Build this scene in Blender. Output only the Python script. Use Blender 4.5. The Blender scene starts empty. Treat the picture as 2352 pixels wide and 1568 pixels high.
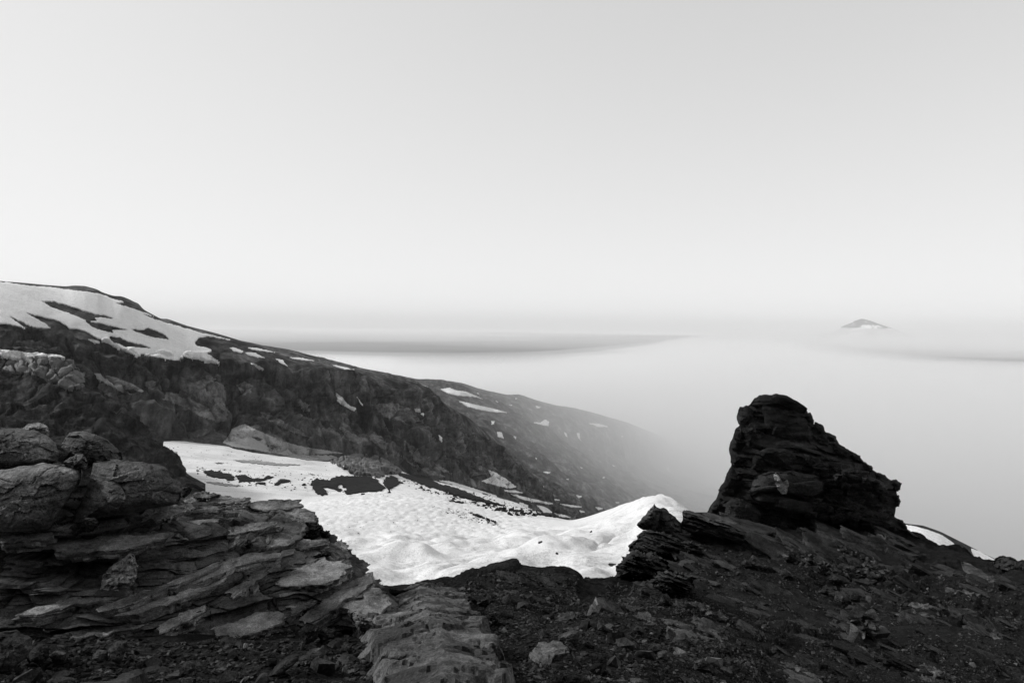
import bpy, bmesh, math, random, time
import numpy as np
from mathutils import Matrix, Vector
from mathutils.bvhtree import BVHTree

scene = bpy.context.scene
COL = scene.collection

# ------------------------------------------------------------------ camera
CAM = np.array([0.0, 0.0, 1.7])
FPX, CX, CY = 1568.0, 1176.0, 784.0          # pixel measures taken on a 2352 x 1568 view of the photograph
PITCH, ROLL = math.radians(-1.43), math.radians(0.75)
fwd = np.array([0, math.cos(PITCH), math.sin(PITCH)])
up0 = np.array([0, -math.sin(PITCH), math.cos(PITCH)])
rt0 = np.array([1.0, 0, 0])
RIGHT = rt0 * math.cos(ROLL) + up0 * math.sin(ROLL)
UP = -rt0 * math.sin(ROLL) + up0 * math.cos(ROLL)
camd = bpy.data.cameras.new('camera')
camd.sensor_width = 36.0
camd.lens = 24.0
camd.clip_start = 0.1
camd.clip_end = 200000.0
cam = bpy.data.objects.new('camera', camd)
COL.objects.link(cam)
M = Matrix(((RIGHT[0], UP[0], -fwd[0], CAM[0]), (RIGHT[1], UP[1], -fwd[1], CAM[1]),
            (RIGHT[2], UP[2], -fwd[2], CAM[2]), (0, 0, 0, 1)))
cam.matrix_world = M
scene.camera = cam

# ------------------------------------------------------------------ daylight
SUN_EL, SUN_AZ = math.radians(31), math.radians(-80)     # azimuth from straight ahead, negative = to the left
world = bpy.data.worlds.new('World')
scene.world = world
world.use_nodes = True
wn, wl = world.node_tree.nodes, world.node_tree.links
bg = wn['Background']
sky = wn.new('ShaderNodeTexSky')
sky.sky_type = 'NISHITA'
sky.sun_disc = False
sky.sun_elevation = SUN_EL
sky.sun_rotation = SUN_AZ
sky.altitude = 1500
sky.air_density = 1.0
sky.dust_density = 2.0
sky.ozone_density = 0.5
bw = wn.new('ShaderNodeRGBToBW')                          # black and white photograph
wl.new(sky.outputs[0], bw.inputs[0])
den = wn.new('ShaderNodeMath'); den.operation = 'ADD'      # a milky sky: the bright glow rolls off into an even white veil
den.inputs[1].default_value = 1.1
wl.new(bw.outputs[0], den.inputs[0])
quo = wn.new('ShaderNodeMath'); quo.operation = 'DIVIDE'
wl.new(bw.outputs[0], quo.inputs[0]); wl.new(den.outputs[0], quo.inputs[1])
veil = wn.new('ShaderNodeMath'); veil.operation = 'MULTIPLY'
veil.inputs[1].default_value = 8.9
wl.new(quo.outputs[0], veil.inputs[0])
wl.new(veil.outputs[0], bg.inputs['Color'])
bg.inputs['Strength'].default_value = 0.12
sund = bpy.data.lights.new('sun', 'SUN')
sund.energy = 3.4
sund.angle = math.radians(4)
sund.color = (1, 1, 1)
sun = bpy.data.objects.new('sun', sund)
COL.objects.link(sun)
sdir = Vector((math.sin(SUN_AZ) * math.cos(SUN_EL), math.cos(SUN_AZ) * math.cos(SUN_EL), math.sin(SUN_EL)))
sun.rotation_euler = sdir.to_track_quat('Z', 'Y').to_euler()
vs = scene.view_settings
vs.view_transform = 'Standard'
vs.look = 'None'
vs.exposure = 0.0
vs.gamma = 1.0
vs.use_curve_mapping = False
cy = scene.cycles
cy.use_denoising = True
cy.max_bounces = 8
cy.diffuse_bounces = 3
cy.glossy_bounces = 2
cy.volume_bounces = 6
cy.use_fast_gi = False

# ------------------------------------------------------------------ numpy helpers
def ray(px, py):
    px = np.asarray(px, float); py = np.asarray(py, float)
    a = ((px - CX) / FPX)[..., None]; b = (-(py - CY) / FPX)[..., None]
    return fwd + a * RIGHT + b * UP

def P(px, py, d):
    """the point seen at a pixel whose distance straight ahead of the camera is d metres"""
    r = ray(px, py)
    return CAM + r * (np.asarray(d, float) / r[..., 1])[..., None]

def proj(V):
    e = V - CAM; w = e @ fwd
    return CX + FPX * (e @ RIGHT) / w, CY - FPX * (e @ UP) / w

def line_dist(X, Y, pts):
    """distance from each (X, Y) to a polyline"""
    D = np.full(X.shape, 1e9)
    for (ax, ay), (bx, by) in zip(pts[:-1], pts[1:]):
        vx, vy = bx - ax, by - ay
        t = np.clip(((X - ax) * vx + (Y - ay) * vy) / (vx * vx + vy * vy), 0, 1)
        D = np.minimum(D, np.hypot(X - ax - t * vx, Y - ay - t * vy))
    return D

def _hash(ix, iy, iz, seed):
    h = (ix.astype(np.uint32) * np.uint32(374761393) + iy.astype(np.uint32) * np.uint32(668265263)
         + iz.astype(np.uint32) * np.uint32(2147483647) + np.uint32((seed * 974711) & 0xffffffff))
    h = (h ^ (h >> np.uint32(13))) * np.uint32(1274126177)
    h = (h ^ (h >> np.uint32(16))) * np.uint32(2246822519)
    return (h ^ (h >> np.uint32(15)))

def noise(p, seed=0):
    """gradient noise in about -1..1 for an (..., 3) array"""
    p = np.asarray(p, float)
    i = np.floor(p).astype(np.int64)
    f = (p - i).astype(np.float32)
    u = f * f * f * (f * (f * 6 - 15) + 10)
    res = 0
    for dx in (0, 1):
        wx = u[..., 0] if dx else 1 - u[..., 0]
        for dy in (0, 1):
            wy = u[..., 1] if dy else 1 - u[..., 1]
            for dz in (0, 1):
                wz = u[..., 2] if dz else 1 - u[..., 2]
                h = _hash(i[..., 0] + dx, i[..., 1] + dy, i[..., 2] + dz, seed)
                gx = (h & np.uint32(1023)).astype(np.float32) * np.float32(1 / 511.5) - np.float32(1)
                gy = ((h >> np.uint32(10)) & np.uint32(1023)).astype(np.float32) * np.float32(1 / 511.5) - np.float32(1)
                gz = ((h >> np.uint32(20)) & np.uint32(1023)).astype(np.float32) * np.float32(1 / 511.5) - np.float32(1)
                res = res + wx * wy * wz * (gx * (f[..., 0] - dx) + gy * (f[..., 1] - dy) + gz * (f[..., 2] - dz))
    return res * 1.3

def fbm(p, octv=4, seed=0, gain=0.5):
    a, s, r = 1.0, 0.0, 0
    p = np.asarray(p, float)
    for k in range(octv):
        r = r + a * noise(p * 2.03 ** k + 17.3 * k, seed + k)
        s += a; a *= gain
    return r / s * 1.4

def ridged(p, octv=4, seed=0, gain=0.5):
    a, s, r = 1.0, 0.0, 0
    for k in range(octv):
        r = r + a * (1 - 2 * np.abs(noise(p * 2.03 ** k + 9.1 * k, seed + k)))
        s += a; a *= gain
    return r / s

def frac(p, seed=0):
    """fractured rock: every random cell is a flat tilted facet of its own height; also the distance to the nearest crack"""
    p = np.asarray(p, float)
    i = np.floor(p).astype(np.int64)
    f = (p - i).astype(np.float32)
    d1 = np.full(p.shape[:-1], 9e9, np.float32); d2 = d1.copy(); hb = np.zeros(p.shape[:-1], np.uint32); bx = np.zeros_like(d1); by = bx.copy(); bz = bx.copy()
    for dx in (-1, 0, 1):
        for dy in (-1, 0, 1):
            for dz in (-1, 0, 1):
                h = _hash(i[..., 0] + dx, i[..., 1] + dy, i[..., 2] + dz, seed)
                k = np.float32(1 / 1023.0)
                ex = (h & np.uint32(1023)).astype(np.float32) * k + (dx - f[..., 0])
                ey = ((h >> np.uint32(10)) & np.uint32(1023)).astype(np.float32) * k + (dy - f[..., 1])
                ez = ((h >> np.uint32(20)) & np.uint32(1023)).astype(np.float32) * k + (dz - f[..., 2])
                dd = ex * ex + ey * ey + ez * ez
                m = dd < d1
                d2 = np.where(m, d1, np.minimum(d2, dd)); d1 = np.where(m, dd, d1)
                hb = np.where(m, h, hb); bx = np.where(m, ex, bx); by = np.where(m, ey, by); bz = np.where(m, ez, bz)
    h = (hb ^ (hb >> np.uint32(7))) * np.uint32(2246822519); h = h ^ (h >> np.uint32(13))
    val = (((hb >> np.uint32(5)) & np.uint32(255)) / 127.5 - 1) * 0.6 - (((h & np.uint32(255)) / 127.5 - 1) * bx + (((h >> np.uint32(8)) & np.uint32(255)) / 127.5 - 1) * by + (((h >> np.uint32(16)) & np.uint32(255)) / 127.5 - 1) * bz) * 0.7
    return val, np.sqrt(d2) - np.sqrt(d1)

def hash1(i, seed=0):
    i = np.asarray(i).astype(np.int64)
    return _hash(i, i * 0 + 3, i * 0 + 7, seed) / 4294967295.0

def sstep(a, b, x):
    t = np.clip((x - a) / (b - a), 0, 1)
    return t * t * (3 - 2 * t)

# ------------------------------------------------------------------ mesh helpers
def new_mesh(name, verts, faces, smooth=True):
    me = bpy.data.meshes.new(name)
    verts = np.asarray(verts, np.float32)
    if isinstance(faces, np.ndarray):
        n, k = faces.shape
        me.vertices.add(len(verts)); me.vertices.foreach_set('co', verts.ravel())
        me.loops.add(n * k); me.loops.foreach_set('vertex_index', faces.astype(np.int32).ravel())
        me.polygons.add(n); me.polygons.foreach_set('loop_start', np.arange(0, n * k, k, dtype=np.int32))
        me.update(calc_edges=True)
    else:
        me.from_pydata(verts.tolist(), [], faces)
    me.validate()
    me.polygons.foreach_set('use_smooth', np.full(len(me.polygons), smooth))
    return me

def link(name, me, mat, parent=None, label=None, cat=None, group=None, kind=None):
    o = bpy.data.objects.new(name, me)
    if mat is not None and me is not None and not me.materials:
        me.materials.append(mat)
    COL.objects.link(o)
    if parent is not None: o.parent = parent
    if label: o['label'] = label
    if cat: o['category'] = cat
    if group: o['group'] = group
    if kind: o['kind'] = kind
    return o

def grid_faces(nr, nc, off=0):
    i = np.arange(nr * nc).reshape(nr, nc)
    return np.stack([i[:-1, :-1], i[:-1, 1:], i[1:, 1:], i[1:, :-1]], -1).reshape(-1, 4) + off

def grid_normals(V):
    du = np.gradient(V, axis=1); dv = np.gradient(V, axis=0)
    n = np.cross(du, dv)
    n /= np.linalg.norm(n, axis=-1, keepdims=True) + 1e-12
    return n

def smooth1(a, sig):
    if sig < 0.3: return a
    n = int(3 * sig) + 1
    k = np.exp(-0.5 * (np.arange(-n, n + 1) / sig) ** 2); k /= k.sum()
    # odd reflection keeps the end slopes
    lo = 2 * a[0] - a[1:n + 1][::-1]; hi = 2 * a[-1] - a[-n - 1:-1][::-1]
    return np.convolve(np.concatenate([lo, a, hi]), k, 'valid')

def loft(px, curves, rows, sy=4.0, sd=45.0):
    """surface through guide curves, each a list of (px, py, d); first curve is the farthest one"""
    px = np.asarray(px, float)
    C = []
    for c in curves:
        c = np.array(sorted(c), float)
        py = smooth1(np.interp(px, c[:, 0], c[:, 1]), sy / (px[1] - px[0])); d = np.exp(smooth1(np.interp(px, c[:, 0], np.log(c[:, 2])), sd / (px[1] - px[0])))
        C.append(P(px, py, d))
    C = np.array(C)
    out = []
    K = len(C)
    for k in range(K - 1):
        p0 = C[max(k - 1, 0)]; p1 = C[k]; p2 = C[k + 1]; p3 = C[min(k + 2, K - 1)]
        l = np.linalg.norm(p2 - p1, axis=-1, keepdims=True) + 1e-9
        l0 = np.linalg.norm(p1 - p0, axis=-1, keepdims=True) + 1e-9
        l1 = np.linalg.norm(p3 - p2, axis=-1, keepdims=True) + 1e-9
        m1 = (p2 - p0) / (l + l0) * l * 0.8; m2 = (p3 - p1) / (l + l1) * l * 0.8
        n = rows[k]
        for t in np.linspace(0, 1, n, endpoint=(k == K - 2)):
            t2, t3 = t * t, t * t * t
            out.append((2 * t3 - 3 * t2 + 1) * p1 + (t3 - 2 * t2 + t) * m1 + (-2 * t3 + 3 * t2) * p2 + (t3 - t2) * m2)
    return np.array(out)                          # rows x cols x 3

def bvh_me(me):
    bm = bmesh.new(); bm.from_mesh(me)
    b = BVHTree.FromBMesh(bm); bm.free()
    return b
def bvh_of(V):
    me = new_mesh('tmp', V.reshape(-1, 3), grid_faces(*V.shape[:2]))
    b = bvh_me(me); bpy.data.meshes.remove(me)
    return b

def cast(bvh, px, py):
    r = ray(px, py)
    h = bvh.ray_cast(Vector(CAM), Vector(r))
    return h[0], h[1]

def inside(poly, x, y):
    poly = np.asarray(poly, float)
    x = np.asarray(x, float); y = np.asarray(y, float)
    c = np.zeros(x.shape, bool)
    j = len(poly) - 1
    for i in range(len(poly)):
        xi, yi = poly[i]; xj, yj = poly[j]
        if yi != yj:
            c ^= ((yi > y) != (yj > y)) & (x < (xj - xi) * (y - yi) / (yj - yi) + xi)
        j = i
    return c

# ------------------------------------------------------------------ materials (all neutral grey: the photograph is black and white)
class NT:
    def __init__(s, name):
        s.m = bpy.data.materials.new(name); s.m.use_nodes = True
        s.t = s.m.node_tree; s.n = s.t.nodes; s.b = s.n['Principled BSDF']
        s.geo = s.n.new('ShaderNodeNewGeometry'); s.oi = s.n.new('ShaderNodeObjectInfo')
    def l(s, a, b): s.t.links.new(a, b)
    def node(s, t, **kw):
        n = s.n.new(t)
        for k, v in kw.items(): setattr(n, k, v)
        return n
    def pos(s, scale, rot=(0, 0, 0), rnd=True):
        m = s.node('ShaderNodeMapping'); m.inputs['Scale'].default_value = scale if isinstance(scale, tuple) else (scale,) * 3
        m.inputs['Rotation'].default_value = rot
        s.l(s.geo.outputs['Position'], m.inputs['Vector'])
        return m.outputs[0]
    def noise(s, vec, scale=1, detail=6, rough=0.6, dist=0, ridged=False):
        n = s.node('ShaderNodeTexNoise'); n.inputs['Scale'].default_value = scale; n.inputs['Detail'].default_value = detail
        n.inputs['Roughness'].default_value = rough; n.inputs['Distortion'].default_value = dist
        if ridged: n.noise_type = 'RIDGED_MULTIFRACTAL'
        s.l(vec, n.inputs['Vector']); return n.outputs['Fac'] if 'Fac' in n.outputs else n.outputs[0]
    def vor(s, vec, scale=1, feature='F1'):
        n = s.node('ShaderNodeTexVoronoi', feature=feature); n.inputs['Scale'].default_value = scale
        s.l(vec, n.inputs['Vector']); return n.outputs['Distance']
    def ramp(s, fac, stops):
        r = s.node('ShaderNodeValToRGB'); e = r.color_ramp.elements
        while len(e) < len(stops): e.new(0.5)
        for el, (p, v) in zip(e, stops): el.position = p; el.color = (v, v, v, 1)
        s.l(fac, r.inputs[0]); return r.outputs[0]
    def math(s, op, a, b=None):
        n = s.node('ShaderNodeMath', operation=op)
        for k, v in enumerate((a, b)):
            if v is None: continue
            if isinstance(v, (int, float)): n.inputs[k].default_value = v
            else: s.l(v, n.inputs[k])
        return n.outputs[0]
    def mix(s, fac, a, b):
        n = s.node('ShaderNodeMix', data_type='FLOAT')
        for k, v in zip((0, 2, 3), (fac, a, b)):
            if isinstance(v, (int, float)): n.inputs[k].default_value = v
            else: s.l(v, n.inputs[k])
        return n.outputs[0]
    def bump(s, h, dist, strength=1.0, prev=None):
        n = s.node('ShaderNodeBump'); n.inputs['Distance'].default_value = dist; n.inputs['Strength'].default_value = strength
        s.l(h, n.inputs['Height'])
        if prev is not None: s.l(prev, n.inputs['Normal'])
        return n.outputs[0]
    def done(s, col, normal=None, rough=0.85, spec=0.25):
        if isinstance(col, (int, float)): s.b.inputs['Base Color'].default_value = (col, col, col, 1)
        else: s.l(col, s.b.inputs['Base Color'])
        if normal is not None: s.l(normal, s.b.inputs['Normal'])
        s.b.inputs['Roughness'].default_value = rough
        s.b.inputs['Specular IOR Level'].default_value = spec
        return s.m

def mat_rock(name, lo, hi, size=1.0, dip=(0.0, 0.2, 0.0), strata=1.0, pits=True, vary=0.35):
    """dark laminated rock; size is the length in metres of its main blotches, dip the tilt of its bedding"""
    t = NT(name)
    iso = t.pos(1.0 / size)
    lam = t.pos((1.2 / size, 1.2 / size, 14.0 / size), dip)
    n1 = t.noise(iso, 1.3, 9, 0.65)
    n2 = t.noise(lam, 1.0, 6, 0.6, 0.4)
    n3 = t.noise(iso, 14, 6, 0.7)
    n4 = t.noise(iso, 60, 3, 0.7)
    a = t.math('ADD', t.math('MULTIPLY', n1, 0.5), t.math('MULTIPLY', n2, 0.25 * strata))
    a = t.math('ADD', a, t.math('MULTIPLY', n3, 0.25))
    c = t.ramp(a, [(0.38, lo * 0.7), (0.50, lo * 0.55 + hi * 0.4), (0.60, hi)])
    c = t.math('MULTIPLY', c, t.ramp(n4, [(0.35, 0.55), (0.65, 1.35)]))
    rr_ = t.math('FRACT', t.math('ADD', t.oi.outputs['Random'], t.geo.outputs['Random Per Island']))
    r = t.ramp(rr_, [(0.0, 1 - vary), (0.6, 1.0), (0.9, 1 + vary), (1.0, 1 + 2.2 * vary)])
    c = t.math('MULTIPLY', c, r)
    h = t.math('ADD', t.math('MULTIPLY', n2, 0.9 * strata), t.math('MULTIPLY', n3, 0.6))
    h = t.math('ADD', h, t.math('MULTIPLY', n4, 0.16))
    if pits:
        v = t.vor(iso, 22)
        pit = t.ramp(v, [(0.05, 0.0), (0.22, 1.0)])
        pm = t.ramp(t.noise(iso, 2.2, 3, 0.5), [(0.5, 1.0), (0.62, 0.0)])
        pit = t.math('MAXIMUM', pit, pm)
        h = t.math('ADD', h, t.math('MULTIPLY', pit, 0.35))
        c = t.math('MULTIPLY', c, t.mix(pit, 0.55, 1.0))
    nb = t.bump(h, 0.075 * size, 1.0)
    return t.done(c, nb, 0.85, 0.05)

def mat_hill(name='hillside_rock', k=1.0, g=1.0):
    t = NT(name)
    iso = t.pos(0.03 * k); fine = t.pos(0.25 * k)
    stre = t.pos((0.10 * k, 0.05 * k, 0.016 * k), (0.0, math.radians(24), 0))
    bands = t.pos((0.006 * k, 0.006 * k, 0.16 * k), (0, math.radians(10), 0))
    n1 = t.noise(iso, 1, 10, 0.7); n2 = t.noise(stre, 1, 10, 0.7, 0.25); n3 = t.noise(fine, 1, 8, 0.75); n4 = t.noise(bands, 1, 7, 0.65, 0.3)
    a = t.math('ADD', t.math('MULTIPLY', n1, 0.36), t.math('MULTIPLY', n2, 0.40))
    a = t.math('ADD', a, t.math('MULTIPLY', n3, 0.14)); a = t.math('ADD', a, t.math('MULTIPLY', n4, 0.10))
    c = t.ramp(a, [(0.38, 0.008 * g), (0.46, 0.032 * g), (0.53, 0.10 * g), (0.60, 0.26 * g)])
    h = t.math('ADD', t.math('MULTIPLY', n3, 0.6), t.math('MULTIPLY', n2, 1.0)); h = t.math('ADD', h, t.math('MULTIPLY', n4, 0.6))
    return t.done(c, t.bump(h, 5.0 / k, 0.9), 0.9, 0.02)

def mat_snow(name, base, cup=0.0, dirt=0.0, scale=1.0):
    t = NT(name)
    n1 = t.noise(t.pos(0.05 * scale), 1, 6, 0.6); n2 = t.noise(t.pos(2.2 * scale), 1, 6, 0.65)
    stre = t.noise(t.pos((0.02 * scale, 0.35 * scale, 0.35 * scale), (0, 0, math.radians(20))), 1, 6, 0.65, 0.5)
    c = t.ramp(n1, [(0.3, base * 0.82), (0.7, base)])
    d = t.ramp(t.math('ADD', t.math('MULTIPLY', stre, 0.6), t.math('MULTIPLY', n2, 0.4)), [(0.50, 1.0), (0.64, 1.0 - dirt)])
    c = t.math('MULTIPLY', c, d)
    h = n2
    n5 = t.noise(t.pos(9.0 * scale), 1, 4, 0.7)
    c = t.math('MULTIPLY', c, t.ramp(n5, [(0.48, 1.0), (0.64, 0.66)]))
    h = t.math('ADD', n2, t.math('MULTIPLY', n5, 0.35))
    nb = t.bump(h, 0.13 / scale, 0.8)
    return t.done(c, nb, 0.7, 0.2)

M_HILL = mat_hill()
M_SPUR = mat_hill('spur_rock', 3.0, 0.5)
M_SNOW = mat_snow('snow', 0.80, dirt=0.36)
M_HSNOW = mat_snow('hill_snow', 0.9, dirt=0.18, scale=0.2)
M_DIRTY = mat_snow('dirty_snow', 0.34, dirt=0.9, scale=0.4)
M_ICE = mat_snow('glacier_ice', 0.15, dirt=0.93, scale=0.7)

# ---- valley floor, one sheet out to the horizon
def valley_mat():
    t = NT('valley_forest')
    n = t.noise(t.pos(0.0011), 1, 8, 0.6)
    return t.done(t.ramp(n, [(0.35, 0.02), (0.65, 0.06)]), None, 1.0, 0.0)
th = np.linspace(math.radians(-75), math.radians(75), 161)
rr = np.geomspace(500, 70000, 120)
T, R = np.meshgrid(th, rr)
V = np.stack([R * np.sin(T), R * np.cos(T), np.zeros_like(R)], -1)
V[..., 2] = -820 + 70 * fbm(V * [1 / 2600, 1 / 2600, 0], 5, 3) * sstep(500, 3000, R) 
valley = link('valley', new_mesh('valley', V.reshape(-1, 3), grid_faces(*V.shape[:2])), valley_mat(), kind='structure')

# ---- the mountain goes on rising behind the viewer
xs = np.concatenate([-np.geomspace(1400, 12, 40), np.linspace(-10, 10, 11), np.geomspace(12, 1400, 40)]); ys = np.concatenate([[1.0, -0.5, -2.0], -np.geomspace(3, 1500, 50)])
X, Y = np.meshgrid(xs, ys)
Z = -0.55 - 0.10 * np.clip(X, -40, 40) * sstep(1, -60, Y) + 0.62 * np.clip(-Y - 2.5, 0, None) ** 1.02 - 0.10 * np.clip(np.abs(X) - 250, 0, None)
Zn = fbm(np.stack([X / 60, Y / 60, X * 0], -1), 5, 15)
Z = Z + Zn * np.clip(-Y, 0, 200) * 0.12
back = link('mountainside', new_mesh('mountainside', np.stack([X, Y, Z], -1).reshape(-1, 3), grid_faces(*X.shape)), M_HILL, kind='structure')

# ---- near mountainside on the left
SKY_N = [(-250, 622, 450), (-100, 638, 460), (0, 647, 470), (60, 652, 480), (100, 656, 485), (150, 660, 492), (170, 658, 494), (195, 659, 496), (225, 667, 500), (232, 672, 500), (260, 681, 505),
         (280, 682, 507), (300, 690, 508), (310, 696, 509), (318, 697, 510), (328, 711, 511), (345, 720, 515), (370, 733, 520), (383, 732, 522), (400, 738, 525),
         (430, 748, 533), (500, 766, 555), (560, 784, 575), (610, 799, 590), (680, 818, 612), (760, 838, 640), (840, 852, 665), (900, 866, 690), (960, 880, 710),
         (990, 892, 722), (1003, 908, 728), (1015, 922, 735), (1040, 938, 760), (1075, 958, 810), (1120, 995, 900), (1180, 1060, 1000), (1240, 1120, 1080), (1330, 1198, 1150), (1420, 1290, 1150)]
BACK_N = [(p, y + 30 + 0.02 * p, d * 1.35) for p, y, d in SKY_N]
SHELF_N = [(-250, 745, 395), (0, 762, 410), (120, 790, 425), (250, 800, 440), (330, 822, 455), (500, 834, 485), (560, 838, 500), (640, 850, 530), (760, 868, 575), (860, 882, 620), (930, 890, 655),
           (985, 904, 690), (1010, 935, 705), (1075, 985, 760), (1120, 1012, 840), (1180, 1072, 920), (1240, 1128, 1000), (1330, 1202, 1080), (1420, 1292, 1100)]
BASE_N = [(-250, 985, 330), (0, 990, 350), (200, 1003, 370), (330, 1004, 385), (470, 1014, 400), (535, 1018, 405), (640, 1046, 420), (790, 1054, 455), (880, 1072, 490), (960, 1092, 530),
          (1060, 1118, 600), (1180, 1150, 680), (1330, 1206, 820), (1420, 1294, 900)]
FOOT_N = [(p, y + 60, d * 0.86) for p, y, d in BASE_N]
MIDN = []
for p, y, d in BASE_N:
    s = np.array(sorted(SHELF_N)); ys = np.interp(p, s[:, 0], s[:, 1]); ds = np.interp(p, s[:, 0], s[:, 2])
    MIDN.append((p, ys * 0.42 + y * 0.58, ds * 0.62 + d * 0.38))
pxn = np.arange(-240, 1415, 2.5)
HN = loft(pxn, [BACK_N, SKY_N, SHELF_N, MIDN, BASE_N, FOOT_N], [14, 60, 80, 70, 20])
nr = HN.shape[0]
rowi = np.arange(nr)[:, None] * np.ones((1, len(pxn)))
N = grid_normals(HN); N *= np.sign(-(N * (HN - CAM)).sum(-1, keepdims=True))
cliff = sstep(70, 82, rowi) * (1 - sstep(205, 226, rowi))
face = sstep(74, 90, rowi) * (1 - sstep(205, 224, rowi))
q = HN * [1, 1, 1]
along = (HN[..., 0] * 0.80 + HN[..., 1] * 0.60)
gul = ridged(np.stack([along / 34 + 0.5 * fbm(q / 60, 3, 5), HN[..., 2] / 130, along * 0], -1), 4, 11)
strat = noise(np.stack([along * 0.004, along * 0, (HN[..., 2] + 0.17 * along) / 9.0 + 0.6 * fbm(q / 40, 3, 8)], -1), 21)
big = fbm(q / 70, 5, 31)
fine = fbm(q / 12, 5, 41)
fv, fe = frac(np.stack([along / 22, HN[..., 1] / 40, (HN[..., 2] + 0.12 * along) / 13], -1) + 0.3 * fbm(q / 30, 3, 9)[..., None], 33)
fv2, fe2 = frac(np.stack([along / 7, HN[..., 1] / 12, (HN[..., 2] + 0.12 * along) / 4], -1), 34)
dsp = cliff * (6.0 * fv + 2.6 * fv2 - 4 * np.exp(-(fe / .06) ** 2) + 9 * gul + 4.5 * strat + 12 * big) + face * 3.0 * fine + (1 - cliff) * (1.2 * big + 0.5 * fine) * sstep(16, 30, rowi)
sm = sstep(0, 80, rowi - 14)
def z4(l): return [(x * .36, 611.5 + y * .36) for x, y in l]
def z5(l): return [(329.3 + x * .36, 940.8 + y * .36) for x, y in l]
def z6(l): return [(752.6 + x * .4, 752.6 + y * .4) for x, y in l]
PX_, PY_ = proj(HN)
PX_ = PX_ + 4 * fbm(HN / 18, 3, 43); PY_ = PY_ + 3 * fbm(HN / 18 + 9, 3, 44)
for gl, dep, wd in ((z4([(890, 575), (920, 640), (985, 700), (1000, 790), (1040, 850), (1120, 910), (1210, 970)]), 9, 3.2), (z4([(1440, 740), (1465, 800), (1475, 880), (1500, 960), (1490, 1010)]), 14, 5.5), (z4([(750, 560), (800, 640), (830, 720)]), 8, 4),
                    (z4([(1330, 650), (1400, 700), (1450, 750)]), 7, 3), (z6([(180, 400), (260, 500), (330, 600), (400, 690), (470, 760)]), 9, 3.5), (z6([(290, 540), (380, 640), (450, 720), (540, 800)]), 8, 3), (z6([(560, 560), (600, 640), (660, 720), (700, 780)]), 9, 3.5),
                    (z6([(620, 640), (700, 760), (740, 830)]), 7, 3), (z6([(80, 440), (130, 520), (170, 560)]), 10, 4), (z6([(0, 330), (60, 420), (90, 480)]), 9, 3.5), (z6([(740, 600), (800, 700), (830, 780)]), 8, 3), (z6([(400, 450), (420, 540), (470, 600)]), 7, 3),
                    (z4([(560, 620), (640, 720), (700, 780)]), 6, 3), (z4([(1700, 700), (1760, 790), (1850, 850), (1950, 960), (2050, 1060)]), 9, 3.5), (z4([(1900, 800), (1960, 880), (2000, 980)]), 9, 4)):
    dsp = dsp - dep * np.exp(-(line_dist(PX_, PY_, gl) / wd) ** 2)
HN = HN + N * (dsp * np.clip(sm * 2, 0, 1))[..., None]
near_hill = link('hillside', new_mesh('hillside', HN.reshape(-1, 3), grid_faces(*HN.shape[:2])), M_HILL, kind='structure')
B_N = bvh_of(HN)

# ---- farther flank that sinks into the fog
SKY_F = [(480, 770, 1300), (600, 795, 1320), (660, 804, 1360), (740, 823, 1420), (820, 845, 1500), (880, 857, 1560), (960, 873, 1660), (1010, 877, 1720), (1030, 876, 1750), (1062, 881, 1790), (1085, 890, 1820), (1160, 909, 1920),
         (1190, 908, 1960), (1208, 913, 1990), (1250, 927, 2060), (1330, 943, 2200), (1400, 962, 2350), (1440, 974, 2600), (1480, 988, 3100), (1520, 1004, 3900), (1560, 1022, 5000), (1640, 1050, 6500), (1760, 1080, 7500), (1900, 1110, 8000)]
BACK_F = [(p, y + 10, d * 1.4) for p, y, d in SKY_F]
MID_F = [(480, 850, 1000), (900, 905, 1180), (1040, 960, 1280), (1200, 1020, 1450), (1400, 1050, 2050), (1480, 1070, 2700), (1560, 1085, 3800), (1700, 1110, 5000), (1900, 1140, 5500)]
LOW_F = [(480, 1050, 760), (900, 1080, 800), (1100, 1110, 860), (1200, 1150, 900), (1330, 1200, 1050), (1450, 1210, 1300), (1600, 1200, 1800), (1900, 1200, 2600)]
FOOT_F = [(p, y + 160, d * 0.9) for p, y, d in LOW_F]
pxf = np.arange(480, 1900, 3.5)
HF = loft(pxf, [BACK_F, SKY_F, MID_F, LOW_F, FOOT_F], [10, 60, 70, 30])
N = grid_normals(HF); N *= np.sign(-(N * (HF - CAM)).sum(-1, keepdims=True))
q = HF; along = HF[..., 0] * 0.6 + HF[..., 1] * 0.8
dsp = 26 * fbm(q / 190, 5, 51) + 16 * ridged(np.stack([along / 120 + fbm(q / 200, 3, 7), HF[..., 2] / 400, along * 0], -1), 4, 61) + 6 * fbm(q / 40, 4, 55)
ri = np.arange(HF.shape[0])[:, None]
HF = HF + N * (dsp * (0.12 + 0.88 * sstep(12, 40, ri)))[..., None]
far_hill = link('hillside', new_mesh('far_flank', HF.reshape(-1, 3), grid_faces(*HF.shape[:2])), M_HILL, kind='structure')
B_F = bvh_of(HF)

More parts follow.
